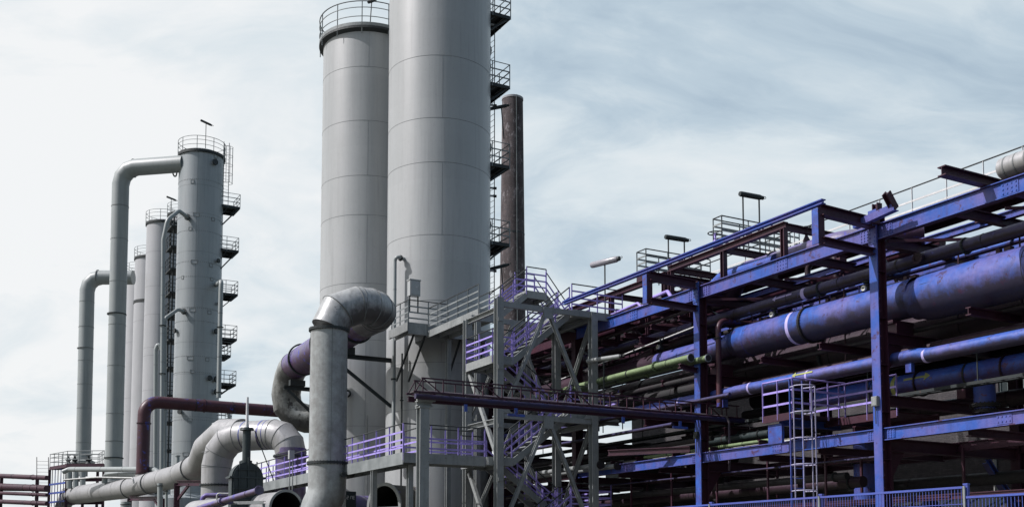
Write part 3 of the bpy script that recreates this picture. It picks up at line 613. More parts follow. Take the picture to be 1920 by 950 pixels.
# ================================================================ silver pipes left of the loop
SZ = 5.5
a0 = pp(112, 960, 97); a1 = pp(128, 929, 96); a2 = pp(245, 914, 83); a3 = pp(330, 893, 72); a4 = pp(366, 876, 66)
SP = thing('bent_pipe', 'long silver pipe sweeping in from the lower left and climbing to the right', 'pipe', a1)
MB().tube([a0, a0.lerp(a1, .8), a1, a1.lerp(a2, .04), a2], [.6, .7, .76, .78, .78], 40).build('low_run', M['galv'], SP, smooth=15)
MB().tube([a2, a3, a4], .76, 40).build('middle_run', M['galv'], SP, smooth=15)
b1 = pp(388, 840, 61); b2 = pp(420, 812, 58); b3 = pp(500, 806, 55)
MB().tube([a4, pp(376, 870, 64.5), b1, b2, pp(455, 812, 56.7)], .78, 40).build('mitred_bend', M['galv'], SP, smooth=15)
for p, ax in ((pp(135, 928.5, 95), a2-a1), (a2, a2-a1), (pp(284, 905, 77.5), a3-a2), (pp(363, 877, 66.4), a4-a3)):
    MB().flange(p, ax, .77, .06, .05, 30, 40).build('flange', M['seam'], SP)
pT = thing('bent_pipe', 'silver pipe arching down on both sides just behind the stem of the dark gate valve', 'pipe', pp(407, 940, 56))
tz = pp(407, 830, 56)
v0 = Vector((tz.x, tz.y, -EYE)); h1 = pp(546, 820, 54)
arch = bend([Vector((tz.x, tz.y, 2)), Vector((tz.x, tz.y, pp(440, 818, 55.5).z)), Vector((h1.x, h1.y, pp(546, 812, 54).z)), Vector((h1.x, h1.y, 5.3))], [1.5, 1.5], 3)
MB().tube([v0]+arch, .76, 40).build('tube', M['galv'], pT, smooth=15)
zb = pp(545, 855, 54).z; zf = pp(407, 909, 56).z
MB().cyl((h1.x, h1.y, zb+.4), (h1.x, h1.y, zb-4), .765, 40).build('painted_leg', M['purple'], pT)
MB().flange((h1.x, h1.y, zb), Z3, .78, .1, .04, 30, 40).build('flange', M['darksteel'], pT)
MB().flange((v0.x, v0.y, zf), Z3, .77, .09, .04, 30, 40).build('flange', M['darksteel'], pT)
m = MB(); ha = Vector((tz.x, tz.y, pp(440, 818, 55.5).z)); hb = Vector((h1.x, h1.y, pp(546, 812, 54).z))
for f_, th_ in ((.42, .03), (.66, .05), (.72, .02)): m.lathe(ha.lerp(hb, f_), hb-ha, [(.755, -th_), (.768, -th_), (.768, th_), (.755, th_)], 40)
m.build('painted_band', M['bluepipe'], pT)
def girth(parent, pts_ax, r, mat='seam'):
    m = MB()
    for p, ax in pts_ax: m.lathe(p, ax, [(r-.004, -.012), (r+.008, -.012), (r+.008, .012), (r-.004, .012)], 40)
    m.build('weld_seam', M[mat], parent)
girth(SP, [(a1.lerp(a2, f), a2-a1) for f in (.12, .3, .5, .68, .85)], .78); girth(SP, [(a2.lerp(a3, f), a3-a2) for f in (.55, .8)], .762); girth(SP, [(a3.lerp(a4, .35), a4-a3)], .762)
girth(pT, [(Vector((v0.x, v0.y, zf+dz)), Z3) for dz in (.9, 1.7)], .76); girth(pT, [(arch[i], (arch[i]-arch[i-1]).normalized()+(arch[i+1]-arch[i]).normalized()) for i in range(1, len(arch)-1)], .775)
# maroon elbow pipe
mz = pp(271, 752, 80); zl = lambda y: pp(271, y, 80).z
MP = pipe('maroon and blue pipe bending down onto the long silver pipe at the left', [Vector((mz.x+10.8, mz.y, mz.z-.05)), Vector((mz.x, mz.y, mz.z)), Vector((mz.x, mz.y, zl(886)))], .47, 'redblue', 32, 1.0, 8,
     [(Vector((mz.x+4.4, mz.y, mz.z-.02)), X3), (Vector((mz.x, mz.y, zl(793))), Z3), (Vector((mz.x, mz.y, zl(888))), Z3)], fmat='redblue', bolts=14)
MB().cyl((mz.x, mz.y, zl(888)), (mz.x, mz.y, zl(915)), .5, 28).build('stub', M['galv'], MP)
# ---- dark gate valve
gv = pp(461, 905, 45)
GV = thing('gate_valve', 'dark green gate valve with a domed ribbed bonnet and a tall pale-tipped stem', 'valve', (gv.x, gv.y, -EYE))
m = MB(); cz = pp(461, 896, 45).z
for th_, rr_ in ((.5, .66), (.62, .60)):
    pl = [Vector((gv.x-rr_, gv.y, -EYE)), Vector((gv.x+rr_, gv.y, -EYE))]+[Vector((gv.x+rr_*math.cos(PI*i/20), gv.y, cz+rr_*math.sin(PI*i/20))) for i in range(21)]
    m.plate(pl, th_, Y3)
for x in (-.36, 0, .36): m.box((gv.x+x, gv.y-.33, cz-.6+.25*(1-abs(x))), (.035, .07, 2.1+.3*(1-abs(x)*1.5)))
for z in (-.9, -.45, .34): m.box((gv.x, gv.y-.345, cz+z), (1.16 if z < .2 else .95, .07, .035))
m.box((gv.x, gv.y, cz+.02), (1.52, .72, .07)); m.build('bonnet', M['vessel'], GV)
z5 = pp(463, 865, 45).z; z6 = pp(463, 806, 45).z; z7 = pp(463, 744, 45).z
m = MB(); m.cyl((gv.x, gv.y, z5-.3), (gv.x, gv.y, z6), .17, 24); m.cyl((gv.x, gv.y, z5-.12), (gv.x, gv.y, z5+.05), .24, 24); m.cyl((gv.x, gv.y, z6), (gv.x, gv.y, z6+.1), .30, 28, .27); m.build('stem_housing', M['vessel'], GV)
MB().tube([(gv.x, gv.y, z6+.08), (gv.x, gv.y, z6+.3), (gv.x, gv.y, z7)], [.1, .065, .05], 14).build('stem', M['white'], GV)
MB().cyl((gv.x+.28, gv.y-.2, z6-.02), (gv.x+1.0, gv.y-.6, z6-2.1), .022, 8).build('drive_shaft', M['darksteel'], GV)
# ---- open pipe ends
o1 = pp(537, 952, 43.5)
OP = thing('open_pipe', 'wide silver pipe with a gaping flanged end, half closed by a grey plate', 'pipe', o1)
ax = Vector((-.17, .985, 0)).normalized()
MB().tube([o1, o1+ax*9], .69, 44, False).build('tube', M['galv'], OP)
MB().tube([o1+ax*.02, o1+ax*8.9], .66, 44, False).build('lining', M['void'], OP)
MB().lathe(o1, ax, [(.66, 0), (.76, 0), (.76, .07), (.66, .07)], 48).build('flange', M['steel'], OP)
MB().plate([o1+ax*1.2+X3*.655*math.cos(PI+PI*i/20)+Z3*(.655*math.sin(PI+PI*i/20)) for i in range(21)], .02, ax).build('blanking_plate', M['blank'], OP)
MB().lathe(o1, ax, [(.001, 3.0), (.655, 3.0)], 32).build('inner_stop', M['void'], OP)
o2 = pp(719, 948, 42.2)
O2 = thing('open_pipe', 'second open pipe end seen edge on, between the silver loop and the gantry post', 'pipe', o2)
ax2 = Vector((.92, .38, 0)).normalized()
MB().tube([o2, o2+ax2*1.6], .86, 44, False).build('tube', M['concrete'], O2)
MB().tube([o2+ax2*.02, o2+ax2*1.55], .82, 44, False).build('lining', M['void'], O2)
MB().lathe(o2, ax2, [(.80, 0), (.93, 0), (.93, .07), (.80, .07)], 48).build('flange', M['steel'], O2)
sx_ = Vector((-ax2.y, ax2.x, 0))
MB().plate([o2+ax2*.12+sx_*.80*math.cos(PI+PI*i/20)+Z3*(.80*math.sin(PI+PI*i/20)-.02) for i in range(21)], .02, ax2).build('blanking_plate', M['blank'], O2)
MB().lathe(o2, ax2, [(.001, 1.5), (.82, 1.5)], 32).build('inner_stop', M['void'], O2)
# ---- purple pipes at the bottom left
u1, u0 = pp(486, 918, 38), pp(372, 952, 45)
pipe('purple pipe with a blind flange at its tip, slanting before the gate valve', [u0, u0.lerp(u1, .12), u1], .11, 'purple', 16, 0, 1, [(u0.lerp(u1, .45), u1-u0), (u1, u1-u0)], fmat='purple', bolts=10, fw=.06)
pipe('thinner purple pipe under the blind-flanged purple pipe', [pp(388, 957, 44.5), pp(432, 938, 42)], .09, 'purple', 14, flanges=[(pp(431, 938.5, 42), u1-u0)], fmat='purple', fw=.05, bolts=8)
pipe('purple hooked pipe left of the gate valve', [pp(379, 950, 50), pp(379, 928, 50), pp(432, 927, 50)], .11, 'purple', 14, .25, 5)
pipe('thin bare pipe bow between the silver arch and the gate valve', [pp(406, 945, 46), pp(407, 924, 46), pp(432, 925, 46)], .035, 'insul', 10, .1, 4)
pB = thing('support_beam', 'grey channel beam carrying the open silver pipe', 'beam', pp(465, 942, 42)); MB().channel(pp(435, 942, 42.3), pp(496, 941, 41.6), .15, .12).build('channel', M['steel'], pB); MB().bar(pp(494, 943, 41.6), pp(495, 975, 41.6), .1, .1, Y3).build('leg', M['steel'], pB)
# ================================================================ left lower structures
def frame(label, posts, beams, mat='maroon', name='pipe_support', cat='support', sec=.22, braces=()):
    T = thing(name, label, cat, (posts[0][0].x, posts[0][0].y, -EYE))
    for (p, zt_) in posts: MB().ibeam((p.x, p.y, -EYE), (p.x, p.y, zt_), sec, sec, Y3).build('post', M[mat], T)
    for (p, q_) in beams: MB().ibeam(p, q_, sec*.8, sec*1.05).build('beam', M[mat], T)
    for (p, q_) in braces: MB().bar(p, q_, sec*.4, sec*.5).build('brace', M[mat], T)
    return T
A_, B_ = pp(332, 905, 66), pp(398, 905, 63)
frame('maroon steel trestle under the long silver pipe, beside its mitred bend', [(A_, A_.z), (B_, B_.z)], [(A_, B_)], sec=.3, braces=[(A_-Z3*1.1, A_.lerp(B_, .35)-Z3*.1)])
A_, B_ = pp(243, 934, 82), pp(306, 934, 76)
frame('low maroon trestle under the long silver pipe, left of the mitred bend', [(A_, A_.z), (B_, B_.z)], [(A_, B_)], sec=.3, braces=[(B_-Z3*.9, B_.lerp(A_, .25)-Z3*.1)])
# platform where the shorter bent pipe lands
p0 = pp(94, 877, 95); p1 = pp(190, 870, 95); zP = pp(140, 871, 95).z
LP = thing('railed_platform', 'maroon framed platform with a galvanised railing at the far left, under the shorter bent pipe', 'platform', (p0.x, p0.y, -EYE))
c = [Vector((p0.x+1.2, p0.y-1.6, zP)), Vector((p1.x, p1.y-1.5, zP)), Vector((p1.x+.0, p1.y+2.0, zP)), Vector((p0.x+.2, p0.y+2.2, zP))]
m = MB(); m.plate(c, .06, Z3)
for a_, b_ in zip(c, c[1:]+c[:1]): m.bar(a_-Z3*.15, b_-Z3*.15, .12, .24)
m.build('deck', M['maroon'], LP)
rail(c+[c[0]], 1.15, (.4, .78), 1.0, .028).build('railing', [M['galvrail'], M['galvrail']], LP)
for q_ in c[:2]+[c[0].lerp(c[1], .45)]+c[2:]: MB().ibeam((q_.x, q_.y, -EYE), (q_.x, q_.y, zP-.25), .22, .22, Y3).build('post', M['maroon'], LP)
for dz in (1.4, 3.4, 3.9): MB().ibeam(c[0]-Z3*dz, c[1]-Z3*dz, .18, .26).build('beam', M['maroon'], LP)
for dz in (1.6, 2.4, 3.2): MB().bar(c[0]-Z3*dz, c[3]-Z3*(dz), .1, .16).build('beam', M['bright'], LP)
for k in range(7):
    q_ = c[0].lerp(c[3], k/6); MB().bar(q_-Z3*.2, q_-Z3*3.6, .06, .06, Y3).build('strut', M['maroon' if k % 2 else 'blue'], LP)
m = MB(); q_ = pp(156, 866, 117); m.lathe((q_.x, q_.y, PW(156, 866, 117).z), Z3, [(.8, .3), (1.2, .1), (1.2, -.1), (.5, -.2), (.5, -1.5)], 32); m.build('pipe_seat', M['steel'], LP)
for px, y in ((128, 862), (140, 866), (166, 863)):
    q_ = pp(px, y, 95); T = thing('valve', {128: 'small pale valve on the far left platform, left of two darker ones', 140: 'small dark valve in the middle of the far left platform', 166: 'dark valve under the foot of the shorter bent pipe'}[px], 'valve', (q_.x, q_.y, zP))
    MB().lathe((q_.x, q_.y, zP), Z3, [(.2, 0), (.3, .1), (.15, .3), (.28, .5), (.1, .6), (.1, .8)], 16, True).build('body', M['darksteel' if px > 130 else 'steel'], T)
    MB().lathe((q_.x, q_.y, zP+.85), Z3, [(.2, 0), (.24, .02), (.24, .05), (.2, .06)], 16).build('handwheel', M['black'], T)
la, _ = ladder(pp(80, 975, 90), pp(80, 856, 90), (0, -1, 0), .9)
T = thing('ladder', 'tall ladder with maroon rails standing left of the far left platform', 'ladder', (pp(80, 975, 90).x, pp(80, 975, 90).y, -EYE)); la.build('rails', M['maroon'], T)
def row(label, x0, y0, x1, y1, Y0, Y1, r, mat, **k): return pipe(label, [pp(x0, y0, Y0), pp(x1, y1, Y1)], r, mat, 18, **k)
q_ = [pp(118, 884, 88), pp(130, 879, 88), pp(288, 879, 80), pp(296, 884, 79), pp(300, 900, 79)]
pipe('grey pipe with rounded ends running level above the long silver pipe', q_, .20, 'grey_pipe', 16, [.3, .3, .3], 4)
pipe('grey pipe hooking down behind the maroon elbow, below the level grey pipe', [pp(196, 905, 86), pp(197, 889, 86), pp(292, 889, 80)], .22, 'grey_pipe', 16, .5, 5)
pipe('thin pale pipe bowed over the long silver pipe', [pp(120, 899, 84), pp(182, 894, 82), pp(249, 895.5, 78), pp(251, 905, 78)], .07, 'insul', 10, [.1, .2], 4)
for i, (px, lb) in enumerate(((130, 'leftmost'), (142, 'middle'), (155, 'rightmost'))):
    pipe('short grey standpipe under the far left platform, %s of three' % lb, [pp(px, 915, 93), pp(px, 882, 93)], .24, 'grey_pipe', 16, group='standpipes under the far left platform')
for i, (y, r, lb) in enumerate(((894, .21, 'top one'), (914, .30, 'thickest, second from the top'), (926, .16, 'third from the top'), (942, .2, 'lowest one'))):
    pipe('maroon pipe entering from the left edge, %s of four' % lb, [pp(-30, y-4, 100), pp(88, y+1, 93)], r, 'maroon', 18, group='maroon pipes entering at the left edge', flanges=[(pp(62, y, 94.5), pp(88, y, 93)-pp(-30, y, 100))], bolts=0, fmat='maroon')
A_, B_ = pp(3, 898, 99), pp(70, 898, 95)
frame('maroon trestle carrying the four maroon pipes at the left edge', [(A_, pp(3, 888, 99).z), (B_, pp(70, 895, 95).z)], [(A_-Z3*.9, B_-Z3*.9)], sec=.28)
# small clutter seen below the long silver pipe
for i, (px, y, lb) in enumerate(((300, 905, 'grey standpipe under the long silver pipe, left of the taller trestle'), (312, 915, 'thinner grey standpipe beside the taller trestle'), (236, 940, 'short wide grey drum below the long silver pipe'))):
    pipe(lb, [pp(px, 990, 70+4*i), pp(px, y, 70+4*i)], (.17, .1, .35)[i], 'grey_pipe', 16, flanges=[(pp(px, y+5, 70+4*i), Z3)], bolts=0)
c0 = pp(345, 935, 90); T = thing('tank', 'low round grey tank seen under the long silver pipe beside the taller trestle', 'tank', (c0.x, c0.y, -EYE)); MB().lathe((c0.x, c0.y, 0), Z3, [(2.3, -EYE), (2.3, c0.z), (1.6, c0.z+.3), (.1, c0.z+.5)], 48).build('shell', M['tower_far'], T)
rail([Vector((c0.x+2.3*math.cos(k*PI/12), c0.y+2.3*math.sin(k*PI/12), c0.z+.02)) for k in range(24)], 1.0, (.5,), 1.2, closed=True).build('railing', [M['galvrail'], M['galvrail']], T)
# small nozzle pot on the silver pipe
q_ = pp(333, 866, 80); T = thing('vent_pot', 'small grey vent pot on the long silver pipe, below the blue-grey tower', 'vent', q_)
MB().cyl(q_-Z3*.8, q_+Z3*.45, .14, 16).build('tube', M['grey_pipe'], T); MB().cyl(q_+Z3*.45, q_+Z3*.52, .2, 16).build('cap', M['grey_pipe'], T)
# ================================================================ stair tower
ST = thing('stair_tower', 'grey steel stair tower with lavender railings between the widest tower and the pipe bridge', 'stair tower', (19.04, 35.2, -EYE))
DX0, DX1, EY0, EY1 = 19.04, 23.26, 35.2, 37.8
for (x, y, zt) in ((DX0, EY0, 9.85), (DX1, EY0, 9.75), (DX0, EY1, 9.5), (DX1-.1, EY1, 9.6)):
    MB().ibeam((x, y, -EYE), (x, y, zt), .28, .28, Y3, .03, .02).build('post', M['steel'], ST)
LV = [(0, 3.76), (1, 5.72), (0, 7.6), (1, 9.72), (1, 1.9)]
def bm(p, q, w=.14, h=.2, mat='steel', name='beam'): MB().channel(p, q, w, h).build(name, M[mat], ST)
for z in (9.62, 5.4, 1.5):
    bm((DX0+.14, EY0, z), (DX1-.14, EY0, z), .16, .2)
    bm((DX0+.14, EY1, z), (DX1-.14, EY1, z))
    bm((DX0, EY0+.14, z-.2), (DX0, EY1-.14, z-.2)); bm((DX1, EY0+.14, z-.1), (DX1, EY1-.14, z-.1))
def brace(p, q, w=.12, hh=.16): MB().channel(p, q, w, hh, Y3).build('brace', M['steel'], ST)
mx = (DX0+DX1)/2
for y in (EY0-.02, EY1+.02):
    for (zt, zb) in ((9.55, 5.55), (5.3, 1.3), (1.2, -EYE)):
        brace((mx-.08, y, zt-.05), (DX0+.2, y, zb)); brace((mx+.08, y, zt-.05), (DX1-.2, y, zb))
        MB().box((mx, y-.09, zt-.08), (.42, .03, .42)).build('gusset', M['steel'], ST)
for (zt, zb) in ((7.3, 4.0), (3.4, .2)):
    brace((DX0-.0, EY0+.2, zb), (DX0-.0, EY1-.2, zt)); 
for (zt, zb) in ((9.3, 5.9), (5.2, 2.0)): brace((DX1+.0, EY0+.2, zt), (DX1+.0, EY1-.2, zb))
def landing(parent, x0, x1, y0, y1, z, sides, name='landing', mats=('lav', 'black'), fas=.22, hts=(.3, .56, .82), gap=1.0, deckm='steel'):
    m = MB(); m.bb(x0, x1, y0, y1, z-.03, z)
    m.bb(x0, x1, y0-.03, y0+.02, z-fas, z+.09); m.bb(x0, x1, y1-.02, y1+.03, z-fas, z+.09)
    m.bb(x0-.03, x0+.02, y0+.021, y1-.021, z-fas, z+.088); m.bb(x1-.02, x1+.03, y0+.021, y1-.021, z-fas, z+.088)
    k = max(2, int((x1-x0)/.8))
    for i in range(1, k): xx = x0+(x1-x0)*i/k; m.bb(xx, xx+.05, y0+.03, y1-.03, z-fas*.8, z-.032)
    d = m.build(name, M[deckm], parent)
    r = MB(); c = {'f': ((x0, y0), (x1, y0)), 'b': ((x0, y1), (x1, y1)), 'l': ((x0, y0), (x0, y1)), 'r': ((x1, y0), (x1, y1))}
    for s in sides: (ax_, ay), (bx, by) = c[s]; rail([(ax_, ay, z), (bx, by, z)], 1.1, hts, gap, mb=r)
    if sides: r.build('railing', [M[mats[0]], M[mats[1]]], d)
    return d
XL, XR = 19.75, 22.35
landing(ST, DX0-.35, XL, EY0+.2, EY1-.2, 3.76, 'b'); landing(ST, DX0-.15, XL, EY0+.2, EY1-.2, 7.6, 'lfb')
landing(ST, XR, 24.6, EY0+.2, EY1-.2, 5.72, 'frb'); landing(ST, XR, 24.75, EY0+.1, EY1-.1, 9.72, 'f'); landing(ST, XR, 24.2, EY0+.2, EY1-.2, 1.9, 'frb')
landing(ST, XR+.3, 24.75, EY1-.1, 39.3, 9.72, 'rb')
yf, yb = EY0+.75, EY1-.75
def flight(lo, hi, wd=.95, n=9, name='stair_flight'):
    s, t_, r = stairs(lo, hi, wd, n); o = s.build(name, M['steel'], ST); t_.build('treads', M['galvrail'], o); r.build('railing', [M['lav'], M['black']], o)
flight((XL, yf, 3.76), (XR, yf, 5.72)); flight((XL, yf, 7.6), (XR, yf, 9.72)); flight((XL, yb, 7.6), (XR, yb, 5.72)); flight((XL, yb, 3.76), (XR, yb, 1.9)); flight((XL, yf, -.1), (XR, yf, 1.9))
hz = 11.15
flight((20.9, 39.0, PZ-.3), (22.15, 39.0, hz), .95, 6); flight((24.3, 39.0, 9.75), (23.1, 39.0, hz), .95, 6)
landing(ST, 22.15, 23.1, 38.5, 39.5, hz, 'fb')
landing(ST, 19.9, 20.9, 38.5, 43.4, PZ-.3, 'lr', hts=(.3, .56, .82), mats=('galvrail', 'black'))
for (x, y) in ((20.0, 38.8), (20.8, 43.2), (22.6, 39.2)): MB().ibeam((x, y, -EYE), (x, y, PZ-.55), .2, .2, Y3).build('post', M['steel'], ST)
# ================================================================ lower lavender walkway
LW = thing('walkway', 'low steel walkway with lavender railings bending round the front of the widest tower', 'walkway', (15.3, 35.6, 3.76))
W0 = 15.35; EF = 35.55
m = MB(); m.bb(W0, DX0-.4, EF, EF+1.0, 3.73, 3.76); m.bb(W0, DX0-.4, EF-.03, EF+.02, 3.5, 3.86); m.bb(W0+1.0, DX0-.4, EF+.98, EF+1.03, 3.5, 3.86); m.build('deck', M['steel'], LW)
m = MB(); m.bb(W0, W0+1.0, EF+1.04, 56, 3.73, 3.76); m.bb(W0-.03, W0+.02, EF, 56, 3.44, 3.87); m.bb(W0+.98, W0+1.03, EF+1.04, 56, 3.5, 3.87)
for i in range(16): m.bb(W0+.03, W0+.97, EF+1.5+i*1.25, EF+1.55+i*1.25, 3.5, 3.72)
m.build('long_deck', M['galvrail'], LW)
r = MB(); rail([(DX0-.4, EF, 3.76), (W0, EF, 3.76)], 1.15, (.28, .62), 1.3, mb=r); rail([(DX0-.4, EF+1, 3.76), (W0+1.0, EF+1, 3.76)], 1.15, (.28, .62), 1.3, mb=r); r.build('railing', [M['lav'], M['black']], LW)
r = MB(); rail([(W0, EF+.02, 3.76), (W0, 56, 3.76)], 1.15, (.28, .54, .82), 1.25, mb=r, drop=.26); rail([(W0+1.0, EF+1.05, 3.76), (W0+1, 56, 3.76)], 1.15, (.28, .62), 1.25, mb=r); r.build('long_railing', [M['lav'], M['black']], LW)
for (x, y) in ((W0+.1, 38.6), (W0+.9, 46.5), (W0+.9, 52.5), (W0+.5, 36.1)): MB().ibeam((x, y, -EYE), (x, y, 3.48), .2, .2, Y3).build('post', M['steel'], LW)
T = thing('floodlight', 'small grey floodlight box on a thin double post beside the lavender walkway', 'lamp', (15.3, 50.2, -EYE)); q_ = PW(546, 860, 49)
m = MB(); m.bar((q_.x-.06, q_.y, 2), (q_.x-.06, q_.y, q_.z), .04, .04, Y3); m.bar((q_.x+.08, q_.y, 2), (q_.x+.08, q_.y, q_.z), .04, .04, Y3); m.build('post', M['steel'], T); MB().box(q_+Z3*.2, (.24, .2, .4)).build('housing', M['tower'], T)
# ================================================================ cable gantry crossing in front
GA = thing('cable_gantry', 'slender maroon truss gantry carrying cables across the front of the stair tower', 'gantry', (13.2, 29.2, 4.8))
ge, gw, gz = 29.15, .55, 4.92
m = MB(); m.tube([(12.95, ge, gz-.06), (21.0, ge, gz-.04), (25.6, ge, gz-.01)], .085, 18)
m.build('chord_tube', M['navy'], GA)
m = MB(); m.channel((12.95, ge+gw, gz-.08), (25.6, ge+gw, gz-.03), .1, .16); m.build('rear_chord', M['maroon'], GA)
for yy, nm in ((ge, 'front_railing'), (ge+gw, 'rear_railing')):
    m = MB(); m.bar((13.15, yy, gz+.5), (25.4, yy, gz+.5), .035, .04); m.bar((12.9, yy, gz+.08), (25.5, yy, gz+.08), .05, .05)
    n_ = 18
    for i in range(n_+1): x = 13.2+12.1*i/n_; m.bar((x, yy, gz+.06), (x, yy, gz+.5), .03, .03, Y3)
    for i in (0, 3, 8, 13, 16): x = 13.2+12.1*i/n_; m.bar((x+.0, yy, gz+.5), (x+.6, yy, gz+.08), .03, .03)
    m.bar((12.95, yy, gz+.06), (13.2, yy, gz+.5), .03, .03)
    m.build(nm, M['maroon'], GA)
m = MB()
for i in range(26): x = 13.1+12.3*i/25; m.bar((x, ge, gz+.05), (x, ge+gw, gz+.05), .05, .03)
m.build('rungs', M['maroon'], GA)
for x, z0 in ((15.9, .35), (21.1, .35)): pass
for x in (14.6, 16.35, 20.4, 22.75): MB().bar((x, ge-.05, gz-.2), (x, ge-.05, gz-.42), .05, .1).build('hanger', M['bright'], GA); 
for x in (16.35, 22.75): MB().bar((x-.3, ge-.05, gz-.42), (x+.3, ge-.05, gz-.42), .09, .08).build('hanger_foot', M['bright'], GA)
CB = []
for i in range(8):
    yy = ge+.07+i*.055; pts = [Vector((13.0, yy, gz+.11))]
    for k in range(1, 20): pts.append(Vector((13.0+11.7*k/20, yy+random.uniform(-.02, .02), gz+.11+random.uniform(-.012, .02)+.02*(i % 3))))
    e_ = 24.75+.05*i
    if i < 2: pts += [Vector((e_, ge-.05, gz+.1)), Vector((e_+.06, ge-.12, gz-.1)), Vector((e_+.08, ge-.1, gz-1.1-.3*i)), Vector((e_+.05, ge-.1, gz-1.8))]
    elif i == 3: pts += [Vector((e_+.2, yy, gz+.14)), Vector((e_+.9, yy-.1, gz+.08)), Vector((e_+1.05, yy-.15, gz-.2)), Vector((e_+1.1, yy-.15, gz-.75))]
    else: pts += [Vector((e_+.5, yy, gz+.12))]
    CB.append(pts)
m = MB()
for p in CB: m.tube(p, .017, 6)
m.build('cables', M['cable'], GA)
GP = thing('gantry_post', 'stout grey steel post carrying the left end of the cable gantry', 'post', (13.35, 29.3, -EYE))
MB().ibeam((13.32, 29.4, -EYE), (13.32, 29.4, 4.55), .30, .28, Y3, .03, .02).build('column', M['steel'], GP)
m = MB(); m.box((13.32, 29.4, 4.57), (.36, .34, .04)); m.ibeam((13.1, 29.4, 4.68), (13.6, 29.4, 4.68), .2, .16); m.bar((13.05, 29.25, 4.78), (13.65, 29.25, 4.78), .08, .06); m.build('head', M['steel'], GP)
# ================================================================ the pipe bridge frame
RK = thing('pipe_bridge_frame', 'blue steel frame of the long pipe bridge filling the right side, its shaded faces coloured maroon', 'pipe bridge', (24.05, 21.5, -EYE))
DN, DF = 24.05, 30.0
COLS = [13.5, 21.55, 29.55, 37.6, 45.6, 53.6, 61.6]
def R_(name, mb, mat): return mb.build(name, M[mat] if isinstance(mat, str) else mat, RK)
TOPZ = 9.42
for i, e in enumerate(COLS):
    zt = {1: 10.05}.get(i, 9.75) if i < 3 else 9.17
    m = MB(); tf = .03; hw = .15; hd = .18
    m.mat(0).box((DN-hd+tf/2, e, (zt-EYE)/2), (tf, .30, zt+EYE)); m.mat(1).box((DN+hd-tf/2, e, (zt-EYE)/2), (tf, .30, zt+EYE)); m.box((DN, e, (zt-EYE)/2), (2*hd-2*tf, .02, zt+EYE))
    z = -1.2
    while z < zt:                                          # stiffeners and rivet heads
        m.box((DN, e-.085, z), (.3, .13, .015)); z += 1.35
    rv = m
    for k in range(30): rv.box((DN+hd-.035, e-.153, -1.2+k*.36), (.03, .012, .03)); rv.box((DN-hd+.05, e-.16, -1.2+k*.36), (.03, .02, .03))
    m.build('column', [M['blue'] if i < 2 else M['bright'] if i == 2 else M['maroon'], M['maroon']], RK)  # near flange in lit blue, rest in shade maroon; far columns painted shaded
    R_('column', MB().ibeam((DF, e, -EYE), (DF, e, 9.3), .3, .34, X3), 'maroon')
    for z, h in ((3.28, .36), (6.35, .34), (9.2, .34)):
        if z == 6.35 and i == 0: continue
        R_('cross_beam', MB().ibeam((DN+.18, e, z), (DF-.17, e, z), .26, h), 'maroon')  # maroon carries the shade on the cross beams
    if 0 < i < 5:
        for z in (4.55,): R_('cross_beam', MB().ibeam((DN+1.0 if i != 1 else DN+.18, e, z), (DF-.17, e, z), .24, .3), 'maroon')
        R_('knee_plate', MB().plate([(DN+.18, e, 6.17), (DN+.95, e, 6.17), (DN+.18, e, 5.3)], .025, Y3), 'maroon')
        R_('knee_plate', MB().plate([(DN+.18, e, 3.09), (DN+.85, e, 3.09), (DN+.18, e, 2.1)], .025, Y3), 'maroon')
        R_('knee_brace', MB().ibeam((DF-.2, e, 1.6), (DF-1.5, e, 3.0), .2, .2), 'bright' if i == 1 else 'maroon')
E0, E1 = 8.0, 63.0
def lbeam(d, z, h, w, mats, name='long_beam', e0=None, e1=None):
    """longitudinal I beam: web and flange edges in the lit tone, slot 0, flange tops in the shade tone, slot 1"""
    ed = [e for e in COLS]; pts = [e0 if e0 is not None else E0]+[e for e in ed if (e0 or E0) < e < (e1 or E1)]+[e1 if e1 is not None else E1]
    for a_, b_ in zip(pts, pts[1:]):
        m = MB(); g_ = .012; tf = .03
        c_ = (d, (a_+b_)/2); L_ = b_-a_-2*g_
        m.mat(1).box((d, c_[1], z+h/2-tf/2), (w, L_, tf)); m.box((d, c_[1], z-h/2+tf/2), (w, L_, tf)); m.mat(0).box((d-.02, c_[1], z), (.02, L_, h-2*tf))
        m.box((d-w/2-.004, c_[1], z+h/2-tf/2), (.008, L_, tf-.004)); m.box((d-w/2-.004, c_[1], z-h/2+tf/2), (.008, L_, tf-.004))
        m.build(name, [M[x] for x in mats] if a_ < 37 else [M['maroon'], M['maroon']], RK)  # far bays all maroon: the stair tower's shade put into the colour
lbeam(DN, TOPZ-.02, .46, .20, ('blue', 'maroon'))
lbeam(DN, 3.56, .36, .20, ('bluebeam' if 'bluebeam' in M else 'blue', 'maroon'))
lbeam(26.0, 9.42, .22, .18, ('blue', 'maroon'))
lbeam(DF, 9.2, .36, .2, ('maroon', 'maroon')); lbeam(DF, 3.5, .36, .2, ('maroon', 'maroon')); lbeam(27.2, 3.36, .28, .18, ('maroon', 'maroon'))
lbeam(28.0, 6.4, .3, .2, ('maroon', 'maroon')); lbeam(DN+.9, 1.75, .16, .12, ('maroon', 'maroon'))
lbeam(28.3, 9.3, .26, .18, ('blue', 'maroon'))
